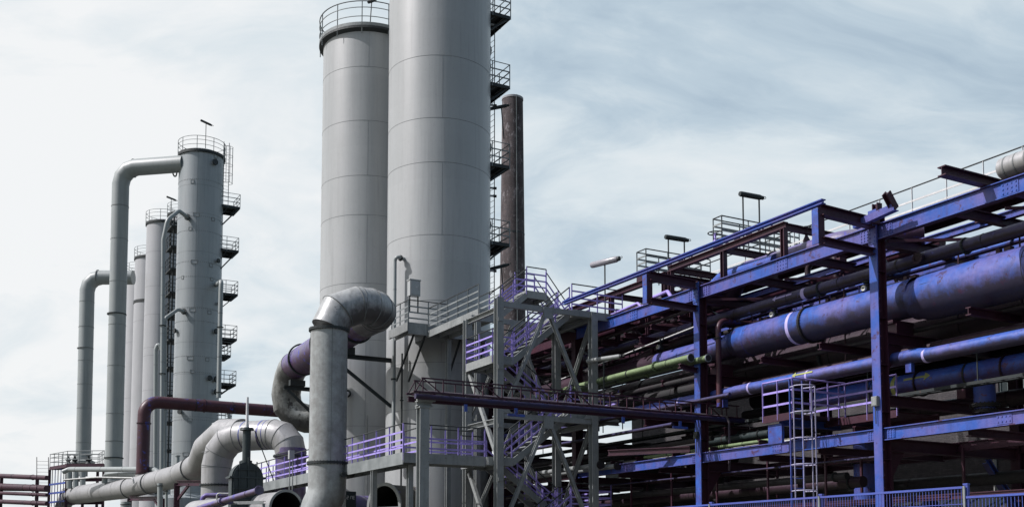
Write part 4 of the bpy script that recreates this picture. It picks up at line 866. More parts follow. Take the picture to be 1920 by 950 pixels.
# top cross beams and horizontal bracing
e = 10.8
while e < 60:
    if min(abs(e-c_) for c_ in COLS) > .8:
        R_('top_cross_beam', MB().ibeam((DN+.1, e, 9.28), (DF-.1, e, 9.28), .18, .26), 'maroon')
    e += 2.68
for a_, b_ in zip(COLS[:-1], COLS[1:]):
    R_('wind_brace', MB().bar((DN+.2, a_+.2, 9.12), (DF-.2, (a_+b_)/2, 9.10), .08, .08), 'maroon')
    R_('wind_brace', MB().bar((DF-.2, (a_+b_)/2, 9.12), (DN+.2, b_-.2, 9.14), .08, .08), 'maroon')
    R_('wind_brace', MB().bar((DN+.2, (a_+b_)/2, 9.0), (DF-.2, a_+.4, 9.02), .07, .07), 'maroon')
    for k in (.33, .66):
        R_('pipe_bearer', MB().ibeam((DN+.15, a_+(b_-a_)*k, 3.36), (DF-.2, a_+(b_-a_)*k, 3.36), .16, .22), 'maroon')
        R_('pipe_bearer', MB().ibeam((DN+.3, a_+(b_-a_)*k, 6.6), (DF-.2, a_+(b_-a_)*k, 6.6), .16, .22), 'maroon')
# outrigger frames towards the camera, and the beam joining their tips
DO = 21.85
for e in (21.55, 29.55):
    R_('outrigger_beam', MB().ibeam((DO, e, 9.72), (DN-.19, e, 9.66), .24, .3), 'maroon')
    R_('outrigger_beam', MB().ibeam((DO+.02, e, 8.86), (DN-.19, e, 8.82), .22, .2), 'maroon')
    m = MB(); m.mat(1).box((DO, e-.02, 9.27), (.22, .03, 1.02)); m.mat(0).box((DO-.12, e+.09, 9.27), (.025, .24, 1.0)); m.mat(1).box((DO+.1, e+.08, 9.27), (.025, .2, 1.0)); m.build('outrigger_post', [M['bright'], M['maroon']], RK)  # bright blue for the lit face, maroon for the shaded ones
for a_, b_ in ((21.4, 29.5), (29.52, 35.05)): R_('tip_beam', MB().ibeam((DO-.02, a_, 9.93), (DO-.02, b_, 9.93), .16, .14), 'blue')
# stub beams on top of the first column
sa, sb = PD(1603, 423, 23.5), PD(1680, 388, 23.5)
R_('stub_beam', MB().channel(sa, sb, .2, .2), 'blue'); R_('stub_beam', MB().bar((23.5, 21.3, sa.z+.02), (DN-.2, 21.3, sa.z+.02), .12, .16), 'maroon')
R_('stub_beam', MB().ibeam(sb+Vector((.05, .1, -.02)), sb+Vector((-.32, .05, .36)), .2, .18, Y3), 'maroon')
se = PD(1850, 362, DN).y; R_('stub_beam', MB().ibeam((PE(1766, 346, se).x, se, 9.765), (28.2, se, 9.765), .24, .25), 'maroon')
R_('stub_beam', MB().ibeam((DN-.02, 21.5, 9.8), (DN-.02, 21.5, 10.25), .2, .2, Y3), 'maroon')
# raised beams under the two lamp decks
for e0, e1, z in ((25.8, 32.0, 10.9), (32.2, 39.5, 10.75)):
    R_('raised_beam', MB().ibeam((24.6, e0, z), (24.6, e1, z), .2, .22), 'maroon')
    for e in (e0+.1, (e0+e1)/2, e1-.1):
        R_('raised_post', MB().ibeam((24.6, e, 9.6), (24.6, e, z-.11), .18, .18, Y3), 'maroon')
        R_('raised_cross_beam', MB().ibeam((24.6, e, z-.02), (28.6, e, z-.02), .16, .22), 'maroon')
# --- decks with railings and lamps on top
def deck(label, d0, d1, e0, e1, z, sides, mats=('galvrail', 'black'), gap=1.2, cat='platform', name='railed_deck', hts=(.3, .56, .82), fm='maroon'):
    T = thing(name, label, cat, (d0, e0, z)); m = MB(); m.bb(d0, d1, e0, e1, z-.03, z); m.bb(d0-.02, d0+.03, e0, e1, z-.16, z+.06); m.bb(d1-.03, d1+.02, e0, e1, z-.16, z+.06)
    m.build('deck', M[fm], T); r = MB(); c = {'f': ((d0, e0), (d1, e0)), 'b': ((d0, e1), (d1, e1)), 'l': ((d0, e0), (d0, e1)), 'r': ((d1, e0), (d1, e1))}
    for s in sides: a_, b_ = c[s]; rail([(*a_, z), (*b_, z)], 1.1, hts, gap, mb=r, drop=.12)
    r.build('railing', [M[mats[0]], M[mats[1]]], T); return T
DA, DB = PD(1353, 404, 25.5), PD(1337, 411, 25.5)
deck('right railed deck on top of the pipe bridge, under the higher tube lamp', 25.5, 29.3, DA.y, DB.y, DA.z-1.1, 'lfb')
DA, DB = PD(1211, 466, 25.5), PD(1194, 472, 25.5)
deck('left railed deck on top of the pipe bridge, under the lower tube lamp', 25.5, 28.8, DA.y, DB.y, DA.z-1.1, 'lfb')
deck('long walkway with pale railings along the top of the pipe bridge at the right', 28.3, 29.4, 9.0, 36.0, 11.08, 'l', ('white', 'black'), 1.35, 'walkway', 'walkway', (.35, .65))
deck('short walkway with lavender railings inside the pipe bridge behind the second column', 27.0, 28.0, 25.0, 34.0, 7.9, 'l', ('lav', 'lav'), 1.3, 'walkway', 'walkway')
def hlamp(label, px0, py0, px1, py1, D, zb, mat='darksteel', r=.1, posts=(.28, .28)):
    a_, b_ = PD(px0, py0, D), PD(px1, py1, D)
    c_ = (a_+b_)/2; L_ = (a_-b_).length
    lamp(label, Vector((c_.x, c_.y, zb)), c_, a_-b_, min(L_, 2.2), (-.35*min(L_, 2.2)/1, .35*min(L_, 2.2)/1), mat, r)
def lampx(label, c_, ax, L_, zb, posts, mat='darksteel', r=.1): c_ = Vector(c_); lamp(label, Vector((c_.x, c_.y, zb)), c_, ax, L_, posts, mat, r)
q_ = PE(1408, 367, 30.2); lampx('dark tube lamp on two tall posts over the right railed deck of the pipe bridge', q_, (1, -.05, 0), 1.05, 11.5, (-.38, .38))
q_ = PE(1268, 447, 35.1); lampx('dark tube lamp on two short posts over the left railed deck of the pipe bridge', q_, (1, -.05, 0), 1.1, 11.4, (-.4, .4))
q_ = PW(1134, 491, 43); lampx('bright tube lamp on a thin post above the top landing of the stair tower', q_, (.35, -.95, .02), 1.35, 9.7, (0,), 'lampglass', .13)
q_ = PW(1132, 672, 41.5); lampx('dull grey tube lamp between the stair tower and the yellow-green pipes', q_, (.35, -.95, .0), 1.6, 5.7, (0,), 'steel', .09)
# ================================================================ pipes of the bridge
def up(label, d, z, e0, e1, r, mat, fl=(), **k):
    n_ = k.pop('n', 20 if r < .3 else 36)
    k.setdefault('group', 'pipes lying along the pipe bridge')
    return pipe(label, [(d, e0, z), (d, e1, z)], r, mat, n_, flanges=[((d, f, z), Y3) for f in fl], **k)
# the big main
BP = thing('gas_main', 'thickest violet-blue main running the whole length of the pipe bridge', 'pipe', (25.25, 21, 7.5))
def rev(parent, name, d, prof, mat, n=56): m = MB(); m.lathe((d, 0, 0), Y3, [(r_, e_) for (r_, e_) in prof], n); return m
def run(name, d, z, prof, mat):
    m = MB(); m.lathe((d, 0, z), Y3, prof, 56); m.build(name, M[mat], BP, smooth=30)
RB = .68
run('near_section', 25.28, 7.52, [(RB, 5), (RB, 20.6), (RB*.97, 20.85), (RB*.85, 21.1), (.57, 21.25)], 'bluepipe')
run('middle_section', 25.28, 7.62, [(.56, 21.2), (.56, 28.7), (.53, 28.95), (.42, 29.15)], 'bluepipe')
run('far_section', 25.28, 7.62, [(.42, 29.1), (.42, 33.5)], 'bluepipe'); run('farthest_section', 25.28, 7.62, [(.419, 33.5), (.419, 62)], 'darkpipe')  # farthest length in a darker colour that stands for shade
m = MB()
for e, r_, z in ((17.4, RB, 7.52), (12.5, RB, 7.52)): m.lathe((25.28, 0, z), Y3, [(r_-.01, e-.01), (r_+.006, e-.01), (r_+.006, e+.01), (r_-.01, e+.01)], 56)
for e0, e1 in ((9, 17.4), (17.42, 20.6)): m.bar((25.28-RB*math.cos(.35+(.25 if e0 > 17 else 0)), e0, 7.52+RB*math.sin(.35)), (25.28-RB*math.cos(.35), e1, 7.52+RB*math.sin(.35)), .014, .014)
m.build('seam', M['sooty'], BP)
for e, r_ in ((25.45, .56),): MB().flange((25.28, e, 7.62), Y3, r_, .06, .04, 40, 48).build('flange', M['sooty'], BP)
m = MB(); m.lathe((25.28, 0, 7.62), Y3, [(.555, 25.95), (.566, 25.95), (.566, 26.08), (.555, 26.08)], 56)
m.build('painted_ring', M['lilac'], BP)
# crescent seat marks on the shoulders
m = MB(); m.lathe((25.28, 0, 7.62), Y3, [(.555, 28.2), (.566, 28.2), (.566, 28.26), (.555, 28.26)], 56); m.build('shoulder_band', M['bright'], BP)
for e in (21.9, 14, 29.9, 37.9, 46): 
    m = MB(); m.box((25.28, e, 6.72), (.7, .4, .35)); m.box((25.28, e, 6.95), (.9, .3, .1)); m.build('saddle', M['maroon'], BP)
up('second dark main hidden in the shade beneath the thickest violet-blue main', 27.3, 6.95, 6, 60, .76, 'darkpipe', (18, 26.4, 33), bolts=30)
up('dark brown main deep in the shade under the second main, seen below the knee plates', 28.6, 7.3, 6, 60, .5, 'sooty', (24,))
FP = up('dark violet flanged pipe with three hand valves running above the thickest main', 25.05, 8.6, 5, 60, .19, 'dimviolet', (14.5, 19.35, 24.75, 31), bolts=16, fw=.05)
def arrow(parent, d, z, r, e0, e1, mat, back=False, flip=1, sc=1.0):
    """painted arrow lying on the camera side of a pipe"""
    a = math.radians(158); n_ = Vector((math.cos(a), 0, math.sin(a))); s_ = Vector((-math.sin(a), 0, math.cos(a)))
    p0 = Vector((d, e0, z))+n_*(r+.003); p1 = Vector((d, e1, z))+n_*(r+.003); t_ = (p1-p0).normalized(); k = .1*sc
    m = MB(); m.plate([p0-s_*k*.28, p0+s_*k*.28, p1-t_*k*1.6+s_*k*.28, p1-t_*k*1.6-s_*k*.28], .006, n_)
    m.plate([p1, p1-t_*k*1.6-s_*k, p1-t_*k*1.6+s_*k], .007, n_); m.build('flow_arrow', M[mat], parent)
arrow(FP, 25.05, 8.6, .19, 25.9, 26.8, 'lilac')
m = MB(); m.lathe((25.05, 0, 8.6), Y3, [(.188, 25.35), (.197, 25.35), (.197, 25.5), (.188, 25.5)], 28); m.build('painted_ring', M['lilac'], FP)
b_ = MB(); b_.cyl((24.9, 20.7, 8.6), (24.72, 20.7, 8.55), .13, 20); b_.flange((24.72, 20.7, 8.55), X3, .12, .05, .03, 12, 24); b_.build('blind_flange', M['darkpipe'], FP)
def hand_valve(parent, p):
    p = Vector(p); m = MB(); m.cyl(p+Vector((.1, 0, -.12)), p+Vector((.1, 0, .14)), .035, 10); m.cyl(p+Vector((.1, -.12, -.05)), p+Vector((.1, .12, -.05)), .05, 12)
    m.flange(p+Vector((.1, -.1, -.05)), Y3, .05, .03, .012, 0, 14); m.flange(p+Vector((.1, .1, -.05)), Y3, .05, .03, .012, 0, 14); v_ = m.build('valve', M['darksteel'], parent)
    MB().cyl(p+Vector((.02, 0, -.02)), p+Vector((-.05, 0, -.02)), .085, 18).mat(1).cyl(p+Vector((-.05, 0, -.02)), p+Vector((-.06, 0, -.02)), .025, 10).build('gauge', [M['dish'], M['black']], v_)
    MB().lathe(p+Vector((.1, 0, .16)), Z3, [(.10, 0), (.12, .01), (.12, .03), (.10, .035), (.001, .02)], 18).build('handwheel', M['black'], v_)
for e in (17.2, 22.9, 26.9, 33.2): hand_valve(FP, (24.95, e, 8.22))
# the light blue pipe
BL = up('slim bright violet-blue pipe crossing in front of the columns below the thickest main', 24.45, 5.78, 5, 19.6, .2, 'blue', (19.4,), bolts=0, fmat='blue') if False else thing('pipe', 'slim bright violet-blue pipe running below the thickest main', 'pipe', (24.55, 20, 5.75))
MB().tube([(24.62, 5, 5.66), (24.62, 20.3, 5.70), (24.62, 20.75, 5.76), (24.62, 60, 5.84)], .20, 32).build('tube', M['bluepipe'], BL)
m = MB()
for e in (20.4, 24.9, 27.6, 15.0, 31.4): m.lathe((24.62, 0, 5.78 if e > 20.7 else 5.7), Y3, [(.19, e-.04), (.208, e-.04), (.208, e+.04), (.19, e+.04)], 32)
m.build('weld_band', M['lilac'], BL)
arrow(BL, 24.62, 5.8, .2, 24.6, 25.5, 'yellow')
for e in (21.0, 29.0, 37.0): MB().box((24.62, e, 5.45), (.14, .2, .28)).build('foot', M['bright'], BL)
BQ = up('broad mottled blue pipe with a yellow-green arrow, behind the slim bright one', 27.0, 5.42, 5, 26.8, .36, 'bright', (19.6, 22.6, 24.2), bolts=22, fmat='darkpipe')
m = MB(); m.lathe((27.0, 0, 5.42), Y3, [(.358, 23.35), (.366, 23.35), (.366, 23.5), (.358, 23.5)], 40); m.build('painted_ring', M['yellow'], BQ); arrow(BQ, 27.0, 5.42, .36, 23.0, 22.0, 'yellow', sc=1.3)
for e, r_ in ((20.4, .30),):
    MB().tube([(27.0, e, 5.3), (27.0, e, 4.35)], r_, 28).build('branch', M['bright'], BQ); MB().flange((27.0, e, 4.45), Z3, r_, .12, .05, 20, 32).build('flange', M['sooty'], BQ); MB().flange((27.0, e, 4.28), Z3, r_*.8, .12, .04, 20, 32).build('flange', M['sooty'], BQ)
for e in (21.0, 17.5): MB().box((27.0, e, 4.9), (.5, .3, .35)).build('saddle', M['maroon'], BQ)
T = thing('duct', 'wide violet standpipe rising from the ground behind the caged ladder', 'pipe', (27.6, 22.6, -EYE)); q_ = PD(1622, 900, 27.8)
MB().cyl((27.8, q_.y, -EYE), (27.8, q_.y, 4.6), .36, 36).build('tube', M['blue'], T); MB().cyl((27.8, q_.y, 3.2), (27.8, q_.y, 3.3), .42, 36).build('collar', M['darkpipe'], T)
# thin silvery line, green pipes, violet pipe
pipe('thin bright silver line climbing past the second column above the yellow-green pipes', [PD(1040, 715, 24.3), PD(1310, 609, 24.3)], .025, 'white', 8, flanges=[(PD(1240, 637, 24.3), Y3), (PD(1190, 657, 24.3), Y3)], bolts=0, fw=.05)
G1 = Vector((23.45, 29.05, 7.0))
GR = up('yellow-green capped pipe nearer the viewer, ending left of the second column', 23.45, 7.0, 29.35, 40, .135, 'green', (31.35,), fmat='green', bolts=12, fw=.07); MB().cyl((23.45, 29.33, 7.0), (23.45, 29.35, 7.0), .135, 20).build('end_disc', M['sooty'], GR); MB().lathe((23.45, 29.33, 7.0), Y3, [(.12, 0), (.15, 0), (.15, .05), (.12, .05)], 24).build('end_ring', M['blank'], GR)
GR = up('yellow-green capped pipe reaching farther right, past the second column', 23.72, 6.92, 28.75, 40, .115, 'green', (32.2,), fmat='green', bolts=12, fw=.05); MB().cyl((23.72, 28.73, 6.92), (23.72, 28.75, 6.92), .115, 20).build('end_disc', M['sooty'], GR); MB().lathe((23.72, 28.73, 6.92), Y3, [(.1, 0), (.135, 0), (.135, .05), (.1, .05)], 24).build('end_ring', M['blank'], GR)
R_('bearer_arm', MB().ibeam((23.1, 29.55, 6.72), (DN-.19, 29.55, 6.62), .16, .16), 'maroon')
R_('bearer_arm', MB().ibeam((23.1, 37.6, 6.72), (DN-.19, 37.6, 6.62), .16, .16), 'maroon')
up('slim violet pipe end just left of the caged ladder, below the yellow-green pipes', 23.75, 5.52, 27.7, 42, .07, 'dimviolet', ())
up('slim dull violet pipe under the cable gantry at the stair tower', 23.9, 4.9, 31, 44, .07, 'dimviolet')
# vertical pipe beside the second column
q_ = PD(1330, 640, 23.9)
pipe('maroon vertical pipe with an elbow beside the second column', [(28.5, 28.95, 8.35), (24.35, 28.95, 8.35), (24.35, 28.95, 5.3)], .10, 'redblue', 20, .35, 6, [((24.35, 28.95, 7.7), Z3), ((26.5, 28.95, 8.35), X3)], bolts=0, fw=.05)
pipe('sagging dark pipe bent across the bridge left of the second column', [(25.6, 30.6, 8.5), (25.6, 34.5, 8.2), (25.0, 37, 7.4), (25.0, 44, 7.4)], .24, 'darkpipe', 22, 1.0, 6)
# lavender hooked pipes on the top
pipe('lavender hooked pipe on the pipe bridge, upper one of the pair near the outrigger post', [PD(1218, 560, 24.4), PD(1252, 546, 24.4), PD(1262, 562, 24.2), PD(1278, 552, 25.5)], .07, 'lav', 12, .14, 5)
pipe('lavender hooked pipe on the pipe bridge, lower left one at the stair tower', [PD(1120, 602, 24.3), PD(1196, 568, 24.3), PD(1205, 578, 24.3), PD(1206, 590, 24.3)], .055, 'lav', 12, .14, 5)
pipe('second lavender pipe running beside the lower left hooked one', [PD(1120, 610, 24.6), PD(1205, 573, 24.6), PD(1214, 584, 24.6)], .05, 'lav', 12, .14, 5)
up('pale insulated pipe lying on the pipe bridge behind the upper lavender hook', 25.0, 9.7, 28.8, 33, .1, 'insul')
up('fat olive-jacketed pipe seen through the top bracing between the two columns', 28.0, 8.55, 18, 27.0, .3, 'green' if False else 'concrete', (20, 23))
# upper pipes
pipe('fat mottled blue and maroon pipe arching over the bridge top between the two columns', [(27.2, 22.5, 10.25), (25.6, 24.5, 10.15), (25.55, 29.0, 10.2), (25.9, 30.0, 9.7), (25.9, 33, 9.7)], .33, 'purple', 32, 1.0, 6, [((25.56, 27.4, 10.19), Y3), ((26.4, 23.5, 10.2), Vector((-1.6, 2, -.1)))], bolts=20)
pipe('bright blue elbow pipe beside the mottled one on the bridge top', [(25.3, 27.0, 10.05), (25.25, 29.6, 10.1), (25.3, 30.6, 9.7), (25.3, 31.4, 9.65)], .30, 'bright', 30, .6, 6)
up('dark maroon pipe on the bridge top above the far stair landing, flanged', 25.2, 9.95, 31, 60, .26, 'darkpipe', (36.2, 40.8), bolts=18)
up('second dark maroon pipe on the bridge top, beside the flanged one', 26.1, 9.85, 28, 60, .2, 'maroon', (33.5,), bolts=14)
up('third thinner maroon pipe on the bridge top, farthest from the stair tower', 27.4, 9.75, 22, 60, .16, 'maroon', (30,), bolts=10)
s0_ = PD(1881, 318, 28.0)
SI = pipe('silver jacketed pipe end poking in at the upper right corner', [(28.0, s0_.y, s0_.z), (28.0, s0_.y-.25, s0_.z+.01), (28.0, 6, s0_.z+.01)], [.25, .34, .34] if False else .33, 'galv', 36, 0, 1)
m = MB()
for k in range(12): e = s0_.y-.2-k*.35; m.lathe((28.0, 0, s0_.z+.005), Y3, [(.327, e-.02), (.34, e-.02), (.34, e+.02), (.327, e+.02)], 36)
m.build('jacket_band', M['seam'], SI); MB().lathe((28.0, 0, s0_.z), Y3, [(.001, s0_.y+.14), (.16, s0_.y+.12), (.27, s0_.y+.06), (.33, s0_.y-.02)], 36).build('end_cap', M['galv'], SI)
for i, (d, z, r, mt, lb) in enumerate(((26.15, 9.0, .13, 'darkpipe', 'dark pipe tucked under the middle chord of the bridge top'), (27.2, 9.05, .1, 'bright', 'thin blue pipe tucked under the bridge top behind the middle chord'), (26.0, 8.35, .1, 'sooty', 'thin sooty pipe just behind the flanged pipe with hand valves'), (26.3, 8.05, .08, 'green', 'thin yellow-green pipe glimpsed behind the flanged pipe'),
    (25.7, 6.75, .07, 'sooty', 'thin sooty pipe lying under the thickest main'), (25.9, 6.2, .16, 'darkpipe', 'dark pipe between the thickest main and the slim bright pipe'), (28.2, 5.6, .2, 'SHORT', 'sooty pipe behind the broad mottled blue pipe'))):
    up(lb, d, z, 5, 60 if mt != 'SHORT' else 32, r, mt if mt != 'SHORT' else 'sooty', ())
# pipes at the low level between the stair tower and the caged ladder
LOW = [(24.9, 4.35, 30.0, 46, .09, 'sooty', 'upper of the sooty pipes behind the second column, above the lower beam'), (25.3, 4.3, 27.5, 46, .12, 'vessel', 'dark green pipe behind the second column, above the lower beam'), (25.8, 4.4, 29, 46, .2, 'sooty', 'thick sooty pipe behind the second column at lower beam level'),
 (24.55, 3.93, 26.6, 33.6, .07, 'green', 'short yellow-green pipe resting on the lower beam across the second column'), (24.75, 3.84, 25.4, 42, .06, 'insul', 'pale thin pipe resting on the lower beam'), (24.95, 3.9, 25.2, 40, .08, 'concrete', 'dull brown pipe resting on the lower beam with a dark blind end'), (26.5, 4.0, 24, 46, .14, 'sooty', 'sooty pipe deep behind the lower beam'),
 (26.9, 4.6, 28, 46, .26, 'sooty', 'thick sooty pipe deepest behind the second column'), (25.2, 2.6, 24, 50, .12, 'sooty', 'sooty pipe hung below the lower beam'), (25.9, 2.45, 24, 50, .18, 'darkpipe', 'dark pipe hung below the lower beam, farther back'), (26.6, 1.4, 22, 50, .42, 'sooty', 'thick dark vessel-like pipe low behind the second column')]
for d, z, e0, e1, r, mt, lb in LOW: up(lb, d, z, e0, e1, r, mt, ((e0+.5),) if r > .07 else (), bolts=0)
for d, z, r, lb in ((23.55, 3.72, .10, 'left'), (24.0, 3.66, .10, 'right')):
    T = up('grey pipe ending in a round dark blind flange by the stair tower, %s one' % lb, d-.1, z, 35.0-(.5 if lb == 'right' else 0), 44, r, 'steel', ()); MB().flange((d-.1, 35.0-(.5 if lb == 'right' else 0), z), Y3, r, .06, .04, 10, 20).cyl((d-.1, 34.93-(.5 if lb == 'right' else 0), z), (d-.1, 34.97-(.5 if lb == 'right' else 0), z), .16, 20).build('blind_flange', M['sooty'], T)
R_('bearer_arm', MB().ibeam((22.6, 33.2, 3.98), (24.2, 30.4, 3.95), .14, .22), 'maroon')
R_('service_truss', MB().bar((24.9, 20, 1.75), (24.9, 50, 1.75), .06, .05), 'maroon')
for k in range(10):
    e = 22+k*2.6; R_('hanger', MB().bar((24.9, e, 1.75), (24.9, e, 3.38), .06, .06, Y3), 'maroon')
for k in range(7):
    e = 21.2+k*3.9; R_('hanger', MB().bar((27.0, e, 2.2), (27.0, e, 3.3), .07, .07, Y3), 'maroon')
# hoppers
for e, d, lb in ((37.5, 27.6, 'larger dark hopper hanging under the pipe bridge by the grey cabinet'), (33.0, 27.6, 'smaller dark hopper under the pipe bridge, behind the second column')):
    T = thing('hopper', lb, 'hopper', (d, e, 2.4)); m = MB(); m.hexa([(d-.3, e-.3, 3.2), (d+.3, e-.3, 3.2), (d+.3, e+.3, 3.2), (d-.3, e+.3, 3.2), (d-1, e-1, 4.9), (d+1, e-1, 4.9), (d+1, e+1, 4.9), (d-1, e+1, 4.9)]); m.build('funnel', M['sooty'], T)
    MB().cyl((d, e, 1.5), (d, e, 3.2), .26, 20).build('outlet', M['sooty'], T)
# ================================================================ caged ladder and its platform
q0 = Vector((23.15, 24.0, -EYE)); q1 = Vector((23.15, 24.0, 5.42))
la, lc = ladder(q0, q1, (-.0, -1, 0), .5, True, 2.1, .78, .36)
T = thing('caged_ladder', 'caged access ladder with pale hoops in front of the pipe bridge', 'ladder', q0); la.build('rails', M['blue'], T); lc.build('safety_cage', M['palecage'], T)
T = deck('small platform with lavender railings behind the head of the caged ladder', 23.2, 25.4, 24.2, 25.5, 4.42, 'lf', ('lav', 'lav'), .8, hts=(.35, .75))
MB().ibeam((23.3, 24.9, 4.25), (25.9, 24.9, 4.25), .16, .22).build('beam', M['bright'], T); MB().box((23.35, 25.1, 3.9), (.1, .6, .6)).build('side_plate', M['bright'], T)
T = deck('maroon service platform with thin lavender rails between the ladder and the first column', 25.2, 27.0, 22.0, 25.4, 4.35, 'l', ('lav', 'lav'), 1.0, hts=(.4, .75))
# ================================================================ brick building behind
BD = thing('brick_building', 'brown brick plant building behind the pipe bridge with tall barred windows', 'building', (36, 8, -EYE))
FD = 36.0; be0, be1, bz1 = 2.0, 50.5, 8.6
wins = []
for e0 in (12.0, 16.2, 20.4, 24.6):
    for (z0, z1_) in ((5.7, 7.4), (2.5, 4.6), (.5, 1.6)):
        if e0 > 19 and z0 < 5 : continue
        wins.append((e0, e0+2.0, z0, z1_))
m = MB(); m.bb(FD+.35, FD+14, be0, be1, -EYE, bz1-.1)
cuts_e = sorted({be0, be1}|{w_[0] for w_ in wins}|{w_[1] for w_ in wins}); cuts_z = sorted({-EYE, bz1}|{w_[2] for w_ in wins}|{w_[3] for w_ in wins})
for a_, b_ in zip(cuts_e, cuts_e[1:]):
    run_z = None
    for c_, d_ in zip(cuts_z, cuts_z[1:]):
        hole = any(w_[0] <= a_ and b_ <= w_[1] and w_[2] <= c_ and d_ <= w_[3] for w_ in wins)
        if not hole: m.bb(FD, FD+.3, a_, b_, c_, d_)
m.build('wall', M['brick'], BD)
MB().bb(FD-.1, FD+14.1, be0-.1, be1+.1, bz1, bz1+.2).build('roof', M['sooty'], BD)
for (a_, b_, c_, d_) in wins:
    m = MB(); x = FD+.12
    for (p, q_) in (((a_, c_), (b_, c_)), ((a_, d_), (b_, d_)), ((a_, c_), (a_, d_)), ((b_, c_), (b_, d_))): m.bar((x, p[0], p[1]), (x, q_[0], q_[1]), .08, .08)
    for k in range(1, 6): yy = a_+(b_-a_)*k/6; m.bar((x, yy, c_), (x, yy, d_), .03, .03, Y3)
    for k in range(1, 3): zz = c_+(d_-c_)*k/3; m.bar((x-.002, a_, zz), (x-.002, b_, zz), .03, .03)
    f_ = m.build('window', M['frame'], BD); MB().bb(x+.03, x+.05, a_, b_, c_, d_).build('pane', M['glass'], f_); MB().bb(FD-.06, FD+.12, a_-.05, b_+.05, c_-.08, c_-.01).build('sill', M['concrete'], f_)
T = thing('downpipe', 'pale downpipe on the brick wall right of the first column', 'pipe', (35.9, 27.0, -EYE)); MB().cyl((35.92, 26.8, -EYE), (35.92, 26.8, 4.4), .07, 12).build('tube', M['insul'], T)
# grey cabinet and low white unit
q_ = PD(1172, 806, 33.5)
T = thing('air_unit', 'grey clad box unit with a black bent duct, right of the stair tower', 'unit', (33.5, q_.y, 3))
m = MB(); m.bb(33.5, 36, q_.y-1.6, q_.y+1.9, 3.9, 6.1)
for k in range(6): m.bb(33.47, 33.5, q_.y-1.5, q_.y+1.85, 4.1+k*.35, 4.13+k*.35)
m.build('housing', M['cladding'], T); m = MB()
for x in (33.7, 35.8):
    for y in (q_.y-1.5, q_.y+1.7): m.bar((x, y, -EYE), (x, y, 3.9), .2, .2, Y3)
m.build('stand', M['sooty'], T)
MB().tube(bend([(33.2, q_.y-.9, 6.0), (33.2, q_.y-.9, 4.5), (33.2, q_.y-2.6, 4.35)], .4, 6), .2, 20).build('bent_duct', M['black'], T)
T = thing('container', 'low white container-like unit with dark mesh vents on the ground, behind the fence', 'container', (31.5, 36, -EYE))
m = MB(); m.bb(31.5, 34.5, 33.5, 46, -EYE, 1.95); m.build('body', M['white'], T); MB().bb(31.45, 34.55, 33.45, 46.05, 1.95, 2.03).build('roof', M['cladding'], T)
for k in range(7): e = 34.3+k*1.6; m = MB(); m.bb(31.47, 31.5, e, e+.75, .2, 1.15); m.build('panel', M['cladding'], T); MB().box((31.46, e+1.1, 1.3), (.05, .1, .14)).build('fixing', M['sooty'], T)
T = thing('shed', 'low sloping dark green roofed shed behind the second column', 'shed', (31, 24, -EYE))
m = MB(); m.bb(31.4, 34, 24.5, 32.3, -EYE, 1.3); m.build('wall', M['blank'], T); m = MB(); m.plate([(31.1, 24.3, 1.3), (31.1, 32.5, 1.3), (33.8, 32.5, 2.3), (33.8, 24.3, 2.3)], .08, Vector((-.35, 0, .94)))
for k in range(8): e = 24.6+k*1.1; m.bar((31.1, e, 1.37), (33.8, e, 2.37), .06, .05)
m.build('roof', M['cladding'], T)
# small lamp post and stair behind the fence at the right
q_ = PD(1868, 898, 31.5); T = thing('street_lamp', 'small pale street lamp behind the fence at the lower right', 'lamp', (q_.x, q_.y, -EYE)); MB().tube([(q_.x, q_.y, -EYE), (q_.x, q_.y, q_.z)], .06, 10).build('post', M['steel'], T); MB().tube([(q_.x, q_.y+.1, q_.z), (q_.x, q_.y-.35, q_.z+.05)], [.09, .06], 12).build('head', M['steel'], T)
T = thing('outdoor_stair', 'small grey outdoor stair with handrails at the lower right corner', 'stairs', (31.5, 18, -EYE)); s, t_, r = stairs((33.2, 19.4, .0), (33.2+.01, 17.0, 1.7), 1.0, 7); s = MB()
for x in (32.7, 33.7): s.channel((x, 20.4, -EYE), (x, 16.2, 1.2), .08, .24)
s.build('stringer', M['steel'], T); s = MB()
for k in range(14): s.box((33.2, 20.3-k*.3, -EYE+.1+k*.2), (.95, .26, .04))
s.build('treads', M['galvrail'], T); s = MB()
for x in (32.7, 33.7): rail([(x, 20.4, -EYE), (x, 16.2, 1.2)], 1.0, (.5,), 1.0, mb=s)
s.build('railing', [M['galvrail'], M['galvrail']], T)
# ================================================================ fence in the foreground
FN = thing('mesh_fence', 'violet-blue double-bar mesh fence across the bottom right', 'fence', (11.7, 14, -EYE))
def panel(e0, e1, zt, d=11.7):
    m = MB(); k = int((e1-e0)/.05)
    for i in range(1, k): e = e0+(e1-e0)*i/k; m.box((d, e, (zt-EYE)/2+.02), (.006, .006, zt+EYE-.06))
    for z in [zt-.012-.2*j for j in range(13)]:
        for s_ in (-.007, .007): m.box((d+s_*1.0, (e0+e1)/2, z), (.007, e1-e0-.05, .008))
    m.box((d, (e0+e1)/2, zt), (.03, e1-e0-.05, .028)); m.build('panel', M['fence'], FN)
posts = [6.75, 9.18, 11.69, 14.19, 16.7, 19.2, 21.7]
for i, e in enumerate(posts):
    zt = .96 if e > 9 else .9
    m = MB(); m.box((11.7+.035, e, (zt-EYE)/2), (.04, .06, zt+EYE)); m.box((11.735, e, zt+.01), (.05, .07, .02)); p_ = m.build('post', M['fence'], FN)
    MB().box((11.7-.012, e, (zt-EYE)/2), (.02, .03, zt+EYE-.03)).build('clamp_strip', M['galvrail'], p_)
for i, (a_, b_) in enumerate(zip(posts, posts[1:])): panel(a_, b_, .93 if i else .80)

